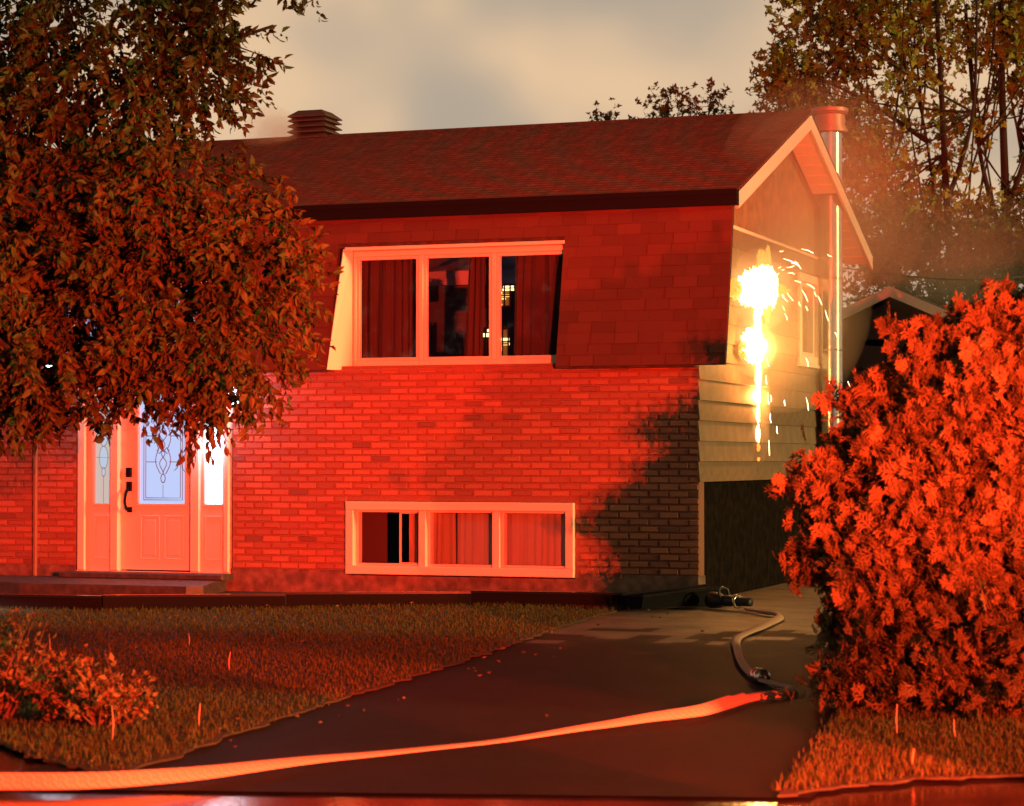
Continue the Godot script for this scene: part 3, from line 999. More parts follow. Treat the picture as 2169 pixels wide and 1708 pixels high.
func build_door(H: Node3D) -> void:
	var fr := MB.new()   # jambs, mullions, head
	for x in [[-6.735, -6.64], [-6.345, -6.245], [-5.41, -5.30], [-5.03, -4.965]]:
		fr.chamfer(x[0], x[1], 0.2, 2.27, -0.15, 0.03, 0.012)
	fr.chamfer(-6.75, -4.955, 2.27, 2.40, -0.15, 0.035, 0.012)
	fr.span(-6.75, -4.955, 0.15, 0.199, -0.15, 0.02)
	part("door_frame", fr.done(M.door_paint), H)
	var d := MB.new()
	var gx := [-6.035, -5.495]
	d.span(-6.244, gx[0], 0.215, 2.26, -0.09, -0.035); d.span(gx[1], -5.411, 0.215, 2.26, -0.09, -0.035)
	d.span(gx[0], gx[1], 0.215, 0.9, -0.09, -0.035); d.span(gx[0], gx[1], 2.04, 2.26, -0.09, -0.035)
	var door := part("front_door", d.done(M.door_paint), H)
	door.set_meta("label", "white front door with leaded oval pattern in frosted glass")
	for x in [[-6.02, -5.79], [-5.74, -5.51]]:
		var pp := MB.new()
		pp.frame(x[0], x[1], 0.32, 0.78, 0.018, -0.036, -0.027, 0.005)
		pp.chamfer(x[0] + 0.045, x[1] - 0.045, 0.365, 0.735, -0.036, -0.028, 0.006)
		part("panel_moulding", pp.done(M.door_paint), door)
	var gf := MB.new()
	gf.frame(gx[0] - 0.025, gx[1] + 0.025, 0.875, 2.065, 0.028, -0.034, -0.018, 0.006)
	part("glass_frame", gf.done(M.door_paint), door)
	var gp := MB.new()
	gp.span(gx[0], gx[1], 0.9, 2.04, -0.075, -0.055)
	part("pane", gp.done(M.pane_blue), door)
	var c := MB.new()
	var cx := -5.765
	var z := -0.054
	# border lines with a round head
	for k in [0.045, 0.068]:
		var a := []
		var rr: float = 0.27 - k
		a.append(Vector3(cx - rr, 0.9 + k * 0.9, 0))
		for i in 13:
			var t := PI - PI * i / 12.0
			a.append(Vector3(cx + rr * cos(t), 1.80 + rr * sin(t), 0))
		a.append(Vector3(cx + rr, 0.9 + k * 0.9, 0)); a.append(a[0])
		lead(c, a, z, 0.004)
	lead(c, [Vector3(cx, 0.96, 0), Vector3(cx, 1.10, 0)], z, 0.003); lead(c, [Vector3(cx, 1.82, 0), Vector3(cx, 2.0, 0)], z, 0.003)
	for y in [1.335, 1.605]:
		lead(c, [Vector3(cx - 0.2, y, 0), Vector3(cx - 0.07, y, 0)], z, 0.0035); lead(c, [Vector3(cx + 0.07, y, 0), Vector3(cx + 0.2, y, 0)], z, 0.0035)
	lead(c, oval(cx, 1.775, 0.025, 0.045), z, 0.005); lead(c, oval(cx, 1.165, 0.025, 0.045), z, 0.005)
	for sgn in [-1.0, 1.0]:
		var a := []
		var e := []
		for i in 25:
			var t := i / 24.0
			var y := 1.73 - 0.52 * t
			a.append(Vector3(cx + sgn * (0.03 + 0.043 * sin(PI * clampf(t * 2.0, 0, 1)) * (1 if t < 0.5 else 0) + 0.043 * sin(PI * clampf(t * 2.0 - 1.0, 0, 1)) * (1 if t > 0.5 else 0) + (0.02 * sin(PI * t))), y, 0))
			e.append(Vector3(cx + sgn * 0.062 * cos(PI * 1.0 * (t - 0.5) * 3.0) * (0.35 + 0.65 * sin(PI * t)) * (1 if t < 0.5 else -1) * (1.0 if absf(t - 0.5) > 0.0 else 0.0) * sin(2.0 * PI * t), y, 0))
		lead(c, a, z, 0.0045); lead(c, e, z, 0.0045)
		lead(c, [Vector3(cx, 1.44, 0), Vector3(cx + sgn * 0.045, 1.485, 0), Vector3(cx + sgn * 0.072, 1.455, 0), Vector3(cx + sgn * 0.045, 1.42, 0), Vector3(cx, 1.47, 0)], z, 0.0045)
	part("leading", c.done(M.leading), door)
	var db := MB.new()
	db.chamfer(-6.175, -6.12, 1.175, 1.275, -0.035, 0.0, 0.006)
	part("deadbolt", db.done(M.black_metal), door)
	var hn := MB.new()
	hn.chamfer(-6.172, -6.117, 1.03, 1.13, -0.035, -0.005, 0.006)
	hn.tube([Vector3(-6.145, 1.06, 0.0), Vector3(-6.15, 1.0, 0.04), Vector3(-6.155, 0.92, 0.05), Vector3(-6.145, 0.85, 0.035), Vector3(-6.135, 0.83, 0.0)], [0.014, 0.014, 0.013, 0.013, 0.014], 8)
	hn.chamfer(-6.16, -6.115, 0.81, 0.865, -0.035, -0.005, 0.006)
	part("handle", hn.done(M.black_metal), door)
	# sidelights
	for s in [[-6.639, -6.346, M.pane_pale, -6.47], [-5.299, -5.031, M.pane_white, -5.15]]:
		var b := MB.new()
		var p0: float = -6.56 if s[0] < -6.0 else -5.262
		var p1: float = -6.372 if s[0] < -6.0 else -5.058
		b.span(s[0], p0, 0.2, 2.265, -0.1, -0.02); b.span(p1, s[1], 0.2, 2.265, -0.1, -0.02)
		b.span(p0, p1, 0.2, 0.9, -0.1, -0.02); b.span(p0, p1, 2.12, 2.265, -0.1, -0.02)
		b.frame(p0 - 0.02, p1 + 0.02, 0.88, 2.14, 0.022, -0.019, -0.008, 0.004)
		b.frame(p0 + 0.0, p1 - 0.0, 0.32, 0.78, 0.02, -0.019, -0.01, 0.004)
		var sl := part("sidelight", b.done(M.door_paint), H)
		var q := MB.new()
		q.span(p0, p1, 0.9, 2.12, -0.075, -0.055)
		part("pane", q.done(s[2]), sl)
		var m := (p0 + p1) / 2
		var c2 := MB.new()
		lead(c2, [Vector3(m, 0.9, 0), Vector3(m, 1.2, 0)], z, 0.0025); lead(c2, [Vector3(m, 1.78, 0), Vector3(m, 2.1, 0)], z, 0.0025)
		for y in [1.38, 1.6]:
			lead(c2, [Vector3(p0, y, 0), Vector3(p1, y, 0)], z, 0.002)
		lead(c2, oval(m, 1.62, 0.05, 0.12), z, 0.003); lead(c2, oval(m, 1.38, 0.05, 0.12), z, 0.003)
		lead(c2, oval(m, 1.76, 0.02, 0.05), z, 0.003); lead(c2, oval(m, 1.23, 0.02, 0.05), z, 0.003)
		part("leading", c2.done(M.leading), sl)
		if s[0] < -6.0:
			var stp := MB.new()
			for o in [[1.62, 0.048, 0.118], [1.38, 0.048, 0.118], [1.76, 0.018, 0.048], [1.23, 0.018, 0.048]]:
				var ov := oval(m, o[0], o[1], o[2])
				for i in ov.size() - 1:
					stp.tri(Vector3(m, o[0], -0.0535), ov[i] + Vector3(0, 0, -0.0535), ov[i + 1] + Vector3(0, 0, -0.0535))
			part("clear_glass", stp.done(M.pane_star), sl)
	# the light of the bright hall behind the right sidelight
	var hl := OmniLight3D.new()
	hl.name = "hall_light"
	hl.light_color = Color(0.88, 0.92, 1.0)
	hl.light_energy = 0.12
	hl.light_size = 0.1
	hl.omni_range = 10
	hl.shadow_enabled = true
	hl.position = Vector3(-5.16, 1.5, 0.12)
	add_child(hl)

# ------------------------------------------------------------------ yard objects
func build_yard() -> void:
	# door step: a chamfered slab on a riser
	var st := thing("door_step", "dark concrete slab step below the front door", "step")
	var b := MB.new()
	var top := [Vector2(-7.75, 0.0), Vector2(-5.0, 0.0), Vector2(-4.93, 0.35), Vector2(-4.62, 1.25), Vector2(-4.75, 1.36), Vector2(-6.6, 1.36), Vector2(-7.75, 0.9)]
	for i in range(1, top.size() - 1):
		b.tri(Vector3(top[0].x, 0.135, top[0].y + 0.03), Vector3(top[i].x, 0.135, top[i].y + (0.03 if i == 1 else 0.0)), Vector3(top[i + 1].x, 0.135, top[i + 1].y))
	for i in top.size():
		var p: Vector2 = top[i]
		var q: Vector2 = top[(i + 1) % top.size()]
		b.quad(Vector3(q.x, 0.135, q.y), Vector3(p.x, 0.135, p.y), Vector3(p.x, -0.1, p.y), Vector3(q.x, -0.1, q.y))
	part("slab", b.done(M.step_stone), st)
	var r := MB.new()
	r.chamfer(-6.8, -4.9, 0.135, 0.195, 0.03, 0.3, 0.012)
	part("threshold_riser", r.done(M.step_stone), st)
	# garden edging: black boards end to end along the bed
	var ed := thing("garden_edging", "long glossy black edging boards between the flower bed and the lawn", "edging")
	var line := [Vector2(-9.5, 2.95), Vector2(-8.0, 2.93), Vector2(-6.13, 2.58), Vector2(-5.0, 2.52), Vector2(-3.5, 1.76), Vector2(-1.93, 1.02), Vector2(-0.44, 0.9)]
	for i in line.size() - 1:
		var a := Vector3(line[i].x, gy(line[i].y), line[i].y)
		var c := Vector3(line[i + 1].x, gy(line[i + 1].y), line[i + 1].y)
		var d := c - a
		var eb := MB.new()
		var bs := Basis(Vector3.UP, atan2(-d.z, d.x))
		var L := d.length() - 0.01
		var mid := (a + c) / 2
		eb.box(mid + Vector3(0, 0.05, 0), Vector3(L, 0.16, 0.05), bs)
		part("edging_board", eb.done(M.black_board), ed)
		var es := MB.new()
		es.box(mid + Vector3(0, 0.14, 0), Vector3(L, 0.02, 0.075), bs)
		part("cap_strip", es.done(M.black_plastic), ed)
	# black trough lying beside the house corner
	var tr := thing("black_trough", "black plastic trough lying at the brick corner beside the driveway", "trough", Vector3(-0.02, 0.0, 0.72))
	tr.rotation.y = atan2(0.91, 0.5) 
	var tb := MB.new()
	tb.hexa([Vector3(-0.55, 0.01, -0.1), Vector3(0.55, 0.01, -0.1), Vector3(0.56, 0.17, -0.13), Vector3(-0.56, 0.12, -0.13), Vector3(-0.55, 0.01, 0.1), Vector3(0.55, 0.01, 0.1), Vector3(0.56, 0.17, 0.13), Vector3(-0.56, 0.12, 0.13)])
	part("body", tb.done(M.black_metal), tr)
	var tl := MB.new()
	for s in [-0.135, 0.135]:
		tl.tube([Vector3(-0.57, 0.125, s), Vector3(0.57, 0.178, s)], [0.014, 0.014], 6)
	part("rim", tl.done(M.black_plastic), tr)
	# fire hose
	var way := [Vector2(0.72, 1.0), Vector2(0.95, 1.3), Vector2(1.09, 1.45), Vector2(1.2, 1.75), Vector2(1.24, 2.2), Vector2(1.27, 2.9), Vector2(1.29, 3.5), Vector2(1.37, 3.95), Vector2(1.52, 4.5), Vector2(1.72, 5.2), Vector2(1.95, 5.9), Vector2(2.17, 6.45), Vector2(2.38, 6.75), Vector2(2.5, 6.95), Vector2(2.5, 7.2), Vector2(2.38, 7.45), Vector2(2.32, 7.9), Vector2(2.26, 8.25), Vector2(2.08, 8.55), Vector2(1.83, 9.02), Vector2(1.43, 9.84), Vector2(0.95, 10.55), Vector2(0.50, 11.45), Vector2(0.16, 11.78), Vector2(-0.3, 11.95), Vector2(-1.4, 12.3), Vector2(-3, 12.9)]
	var cv := Curve3D.new()
	for i in way.size():
		var p: Vector2 = way[i]
		var n: Vector2 = (way[mini(i + 1, way.size() - 1)] - way[maxi(i - 1, 0)]) / 6.0
		cv.add_point(Vector3(p.x, gy(p.y) + 0.0, p.y), Vector3(-n.x, 0, -n.y), Vector3(n.x, 0, n.y))
	var hb := MB.new(true)
	var total := cv.get_baked_length()
	var n2 := 260
	var prev := []
	for i in n2 + 1:
		var s := total * i / n2
		var p := cv.sample_baked(s, true)
		var q := cv.sample_baked(minf(s + 0.02, total), true)
		var q0 := cv.sample_baked(maxf(s - 0.02, 0), true)
		var d := (q - q0).normalized()
		var side := d.cross(Vector3.UP).normalized()
		var roll := 0.9 + 0.7 * sin(s * 1.1 + 0.6) * smoothstep(6.0, 8.0, s)
		if s < 7.0:
			roll = 0.35 + 0.25 * sin(s * 2.0)
		var flat := 0.45 if s < 7.2 else 0.3
		var rad := 0.036 if s < 7.2 else 0.036 + 0.008 * sin(s * 1.1 + 0.6)
		var ring := []
		var low := 0.0
		for k in 12:
			var a := TAU * k / 12
			var v := Vector2(rad * cos(a), rad * flat * sin(a)).rotated(roll * 0.8)
			low = minf(low, v.y)
			ring.append(v)
		var pts := []
		for v in ring:
			pts.append(p + side * v.x + Vector3(0, v.y - low + 0.012, 0))
		if prev.size():
			for k in 12:
				var j := (k + 1) % 12
				var v0 := (s - total / n2) / 0.1
				var v1 := s / 0.1
				for q2 in [[prev[k], k, v0], [pts[k], k, v1], [pts[j], k + 1, v1], [prev[k], k, v0], [pts[j], k + 1, v1], [prev[j], k + 1, v0]]:
					hb.st.set_uv(Vector2(float(q2[1]) / 6.0, q2[2]))
					hb.st.add_vertex(q2[0])
		prev = pts
	var ho := part("fire_hose", hb.done(M.hose), self)
	tag(ho, "pale flat fire hose crossing the driveway mouth and curling up towards the house", "fire hose")
	var hc := MB.new(true)
	hc.lathe(Vector3.ZERO, [Vector2(0.03, -0.07), Vector2(0.052, -0.065), Vector2(0.052, -0.02), Vector2(0.045, -0.015), Vector2(0.045, 0.015), Vector2(0.055, 0.02), Vector2(0.055, 0.065), Vector2(0.03, 0.07)], 16, Basis(Vector3.UP, 0.55) * Basis(Vector3.RIGHT, PI / 2))
	part("coupling", hc.done(M.chrome), ho, null, Vector3(2.17, gy(6.45) + 0.05, 6.45))
	# nozzle at its end
	var nz := thing("hose_nozzle", "black fire hose nozzle lying on the driveway near the house corner", "nozzle", Vector3(0.5, gy(0.8) + 0.085, 0.78))
	nz.rotation.y = -0.45
	var turn := Basis(Vector3.BACK, PI / 2)
	var nb := MB.new(true)
	nb.lathe(Vector3.ZERO, [Vector2(0.0, -0.25), Vector2(0.04, -0.25), Vector2(0.045, -0.05), Vector2(0.055, 0.0), Vector2(0.05, 0.08), Vector2(0.07, 0.12), Vector2(0.078, 0.2), Vector2(0.07, 0.24), Vector2(0.0, 0.22)], 18, turn)
	part("barrel", nb.done(M.rubber), nz)
	var bale := MB.new(true)
	bale.tube([Vector3(-0.05, 0.0, 0.065), Vector3(-0.08, 0.1, 0.06), Vector3(-0.085, 0.12, 0.0), Vector3(-0.08, 0.1, -0.06), Vector3(-0.05, 0.0, -0.065)], [0.014, 0.014, 0.014, 0.014, 0.014], 8)
	part("bale_handle", bale.done(M.rubber), nz)
	for x in [-0.16, 0.09]:
		var cr := MB.new(true)
		cr.lathe(Vector3(x, 0, 0), [Vector2(0.05, -0.012), Vector2(0.066, -0.008), Vector2(0.066, 0.008), Vector2(0.05, 0.012)], 18, turn)
		part("coupling", cr.done(M.chrome), nz)
	# shed behind the hedge
	var sh := thing("garden_shed", "dark shed with pale gable trim behind the hedge", "shed", Vector3(0.33, 0, -8.0))
	var wb := MB.new()
	wb.hexa([Vector3(-1.2, 0, -2.6), Vector3(1.2, 0, -2.6), Vector3(1.2, 2.9, -2.6), Vector3(-1.2, 2.9, -2.6), Vector3(-1.2, 0, -0.25), Vector3(1.2, 0, -0.25), Vector3(1.2, 2.9, -0.25), Vector3(-1.2, 2.9, -0.25)])
	wb.quad(Vector3(-1.2, 2.9, -0.25), Vector3(0, 3.4, -0.25), Vector3(1.2, 2.9, -0.25), Vector3(0, 2.8, -0.25))
	part("wall", wb.done(M.shed_wall), sh)
	var rr := MB.new()
	var tt := MB.new()
	for s in [-1.0, 1.0]:
		var a := Vector3(s * 1.45, 2.91, 0)
		var c := Vector3(0, 3.56, 0)
		var dz := Vector3(0, 0, -2.8)
		var pts := [a, c, c + dz, a + dz]
		if s < 0:
			rr.quad(pts[0], pts[3], pts[2], pts[1]); rr.quad(pts[0] - Vector3(0, 0.05, 0), pts[1] - Vector3(0, 0.05, 0), pts[2] - Vector3(0, 0.05, 0), pts[3] - Vector3(0, 0.05, 0))
			tt.hexa([a - Vector3(0, 0.13, 0.03), c - Vector3(0, 0.13, 0.03), c - Vector3(0, 0.0, 0.03), a - Vector3(0, 0, 0.03), a - Vector3(0, 0.13, -0.01), c - Vector3(0, 0.13, -0.01), c + Vector3(0, 0, 0.01), a + Vector3(0, 0, 0.01)])
		else:
			rr.quad(pts[0], pts[1], pts[2], pts[3]); rr.quad(pts[0] - Vector3(0, 0.05, 0), pts[3] - Vector3(0, 0.05, 0), pts[2] - Vector3(0, 0.05, 0), pts[1] - Vector3(0, 0.05, 0))
			tt.hexa([c - Vector3(0, 0.13, 0.03), a - Vector3(0, 0.13, 0.03), a - Vector3(0, 0.0, 0.03), c - Vector3(0, 0, 0.03), c - Vector3(0, 0.13, -0.01), a - Vector3(0, 0.13, -0.01), a + Vector3(0, 0, 0.01), c + Vector3(0, 0, 0.01)])
	part("roof", rr.done(M.roofing), sh)
	part("gable_trim", tt.done(M.shed_trim), sh)
	# low garden lamp off to the left, shining down on the grass
	var gl2 := thing("garden_lamp", "low black garden lamp standing in the grass left of the door step", "garden lamp", Vector3(-8.1, gy(3.4), 3.4))
	var gs := MB.new()
	gs.tube([Vector3.ZERO, Vector3(0, 0.7, 0)], [0.035, 0.035], 10)
	gs.lathe(Vector3(0, 0.7, 0), [Vector2(0.0, 0.03), Vector2(0.12, 0.0), Vector2(0.1, 0.05), Vector2(0.0, 0.09)], 16)
	part("post", gs.done(M.black_metal), gl2)
	var gn := MB.new(true)
	gn.lathe(Vector3(0.07, 0.64, 0), [Vector2(0.0, 0.0), Vector2(0.03, 0.015), Vector2(0.03, 0.04), Vector2(0.0, 0.05)], 12)
	part("bulb", gn.done(M.lamp_white), gl2)
	var gsp := SpotLight3D.new()
	gsp.name = "garden_light"
	gsp.light_color = Color(0.88, 0.95, 1.0)
	gsp.light_energy = 34.0
	gsp.light_size = 0.03
	gsp.spot_range = 8
	gsp.spot_attenuation = 2
	gsp.spot_angle = 23
	gsp.spot_angle_attenuation = 0.6
	gsp.shadow_enabled = true
	add_child(gsp)
	gsp.look_at_from_position(Vector3(-8.03, 0.62 + gy(3.4), 3.4), Vector3(-6.75, -0.3, 3.1))
	# lanterns seen through the upper window
	for q in [[Vector3(-2.125, 2.99, -0.285), 0.21, "yellow glowing lantern hanging higher behind the upper window"], [Vector3(-2.145, 2.51, -0.285), 0.32, "brighter yellow glowing lantern low behind the upper window"]]:
		var at: Vector3 = q[0]
		var hgt: float = q[1]
		var ln := thing("lantern", q[2], "lantern", at, "lanterns behind the upper window")
		var gl := MB.new()
		gl.box(Vector3(0, 0, -0.02), Vector3(0.2, hgt * 0.9, 0.02))
		part("shade", gl.done(M.lantern_dim), ln)
		for k in 7:
			var gp := MB.new()
			gp.box(Vector3(rng.randf_range(-0.1, 0.1), lerpf(-hgt / 2, hgt / 2, (k + 0.5) / 7.0), 0.012), Vector3(rng.randf_range(0.05, 0.12), hgt / 7.0 * rng.randf_range(0.5, 0.9), 0.01))
			part("glow_pane", gp.done(M.lantern if k < 4 else M.lantern_hot), ln)
		var br := MB.new()
		for x in [-0.12, -0.035, 0.06, 0.12]:
			br.box(Vector3(x, 0, 0.03), Vector3(0.014, hgt + 0.02, 0.008))
		for k in 3:
			br.box(Vector3(0, lerpf(-hgt / 2, hgt / 2, k / 2.0), 0.032), Vector3(0.25, 0.014, 0.008))
		part("lattice", br.done(M.black_metal), ln)
		var li := OmniLight3D.new()
		li.name = "lantern_light"
		li.light_color = Color(1.0, 0.82, 0.45)
		li.light_energy = 0.02
		li.light_size = 0.08
		li.omni_range = 5
		li.shadow_enabled = true
		li.position = at + Vector3(0, 0, 0.06)
		add_child(li, true)
	# service wire from the house to the yard
	var wi := MB.new(true)
	var wp := []
	var wr := []
	for i in 13:
		var t := i / 12.0
		wp.append(Vector3(0.2, 3.62, -5.6).lerp(Vector3(3.4, 4.05, -9.5), t) - Vector3(0, 0.25 * sin(PI * t), 0)); wr.append(0.008)
	wi.tube(wp, wr, 5)
	var wo := part("service_wire", wi.done(M.rubber), self)
	tag(wo, "thin dark overhead wire running from the gable above the shed", "wire")

# ------------------------------------------------------------------ plants
func leaf_mesh(m: Material) -> ArrayMesh:   # pointed oval, folded along its rib, 1 long
	var b := MB.new()
	var base := Vector3(0, 0, 0)
	var tip := Vector3(0, 1, -0.12)
	var mid := Vector3(0, 0.48, 0.04)
	for s in [-1.0, 1.0]:
		var e1 := Vector3(0.22 * s, 0.34, 0.12)
		var e2 := Vector3(0.17 * s, 0.68, 0.05)
		if s < 0:
			b.tri(base, e1, mid); b.tri(mid, e1, e2); b.tri(mid, e2, tip)
		else:
			b.tri(base, mid, e1); b.tri(mid, e2, e1); b.tri(mid, tip, e2)
	return b.done(m)

func maple_mesh(m: Material) -> ArrayMesh:   # five-lobed leaf
	var b := MB.new()
	var c := Vector3(0, 0.42, 0.05)
	var rim := []
	for i in 11:
		var a := -2.6 + 5.2 * i / 10.0
		var r: float = [0.42, 0.25, 0.5, 0.27, 0.34, 0.58, 0.34, 0.27, 0.5, 0.25, 0.42][i]
		rim.append(c + Vector3(sin(a) * r, cos(a) * r, -0.14 * r + 0.06 * (i % 2)))
	for i in 10:
		b.tri(c, rim[i], rim[i + 1])
	return b.done(m)

func spray_mesh(m: Material, sd: int) -> ArrayMesh:   # flat branching fan of cedar scales
	var r := RandomNumberGenerator.new()
	r.seed = sd
	var fat: float = [0.06, 0.062, 0.1, 0.078][sd]
	var b := MB.new()
	var blade := func(p: Vector3, d: Vector3, l: float, w: float) -> void:
		var s := d.cross(Vector3(0, 0, 1)).normalized() * w
		var q := p + d * l * 0.55
		var t := p + d * l + Vector3(0, 0, r.randf_range(-0.05, 0.05))
		var up := Vector3(0, 0, w * 0.5)
		b.tri(p, q - s, q + up); b.tri(p, q + up, q + s)
		b.tri(q - s, t, q + up); b.tri(q + up, t, q + s)
	blade.call(Vector3.ZERO, Vector3(0, 1, 0), 1.0, fat)
	for i in 4:
		var y := 0.16 + 0.19 * i
		for s in [-1.0, 1.0]:
			var a: float = s * r.randf_range(0.55, 0.95)
			var l := (0.62 - 0.11 * i) * r.randf_range(0.75, 1.15)
			var d := Vector3(sin(a), cos(a), r.randf_range(-0.25, 0.2)).normalized()
			var p := Vector3(0, y + r.randf_range(-0.03, 0.03), 0)
			blade.call(p, d, l, fat)
			if i < 3:
				var d2 := Vector3(sin(a + s * 0.7), cos(a + s * 0.7), 0).normalized()
				blade.call(p + d * l * 0.4, d2, l * 0.65, fat * 0.85)
	return b.done(m)

func facing(dir: Vector3, roll: float) -> Basis:   # y axis along dir, turned by roll about it
	var y := dir.normalized()
	var x := y.cross(Vector3(0.31, 0.17, 0.93)).normalized()
	var z := x.cross(y)
	return Basis(x, y, z) * Basis(Vector3.UP, roll)

func rvec() -> Vector3:
	return Vector3(rng.randfn(), rng.randfn(), rng.randfn()).normalized()

func limb(b: MB, pts: Array, r0: float, r1: float) -> void:
	var cv := Curve3D.new()
	for i in pts.size():
		var n: Vector3 = (pts[mini(i + 1, pts.size() - 1)] - pts[maxi(i - 1, 0)]) / 6.0
		cv.add_point(pts[i], -n, n)
	var p := []
	var r := []
	var k := pts.size() * 4
	for i in k + 1:
		p.append(cv.sample_baked(cv.get_baked_length() * i / k, true) + rvec() * r1 * 0.4)
		r.append(lerpf(r0, r1, pow(float(i) / k, 0.8)))
	b.tube(p, r, 7)

# leaves hung on short twigs inside the given blobs; each blob is [centre, radius, twigs]
func foliage(blobs: Array, droop: float, twig_len: float, per: int, size: float, c0: Color, c1: Color, xf: Array, col: Array, stems: MB, shell := 0.45, squash := 0.9, green := 0.0) -> void:
	var clump := FastNoiseLite.new()
	clump.seed = 6
	clump.frequency = 0.28 / maxf(size, 0.05) * 0.085
	for bl in blobs:
		var c: Vector3 = bl[0]
		var r: float = bl[1]
		for i in int(bl[2]):
			var o := rvec()
			var p := c + o * r * pow(rng.randf(), shell) * Vector3(1, squash, 1)
			var d := (o * 0.7 + rvec() * 0.6 + Vector3(0, -droop, 0)).normalized()
			var cl := clump.get_noise_3dv(p * 4.0)
			if shell < 0.9 and cl < -0.12 and rng.randf() < 0.8:
				continue
			var tone := clampf(0.45 + cl * 0.9 + rng.randf_range(-0.25, 0.25), 0, 1)
			if stems and rng.randf() < 0.35:
				stems.tube([p - d * twig_len * 0.5, p + d * twig_len], [0.006, 0.002], 4, false)
			for k in per:
				var at := p + d * twig_len * (float(k) + rng.randf() * 0.6) / per + rvec() * 0.02 * size / 0.07
				var s := d.cross(rvec()).normalized()
				var ld := (d * 0.5 + s * 0.8 + Vector3(0, -droop * 0.7, 0)).normalized()
				var z := size * rng.randf_range(0.5, 1.25)
				xf.append(Transform3D(facing(ld, rng.randf() * TAU).scaled_local(Vector3(z, z, z)), at))
				var q := clampf(tone + rng.randf_range(-0.3, 0.3), 0, 1)
				col.append((c0.lerp(c1, q)) if rng.randf() > green else Color(0.03, 0.055, 0.011).lerp(Color(0.055, 0.08, 0.015), q))

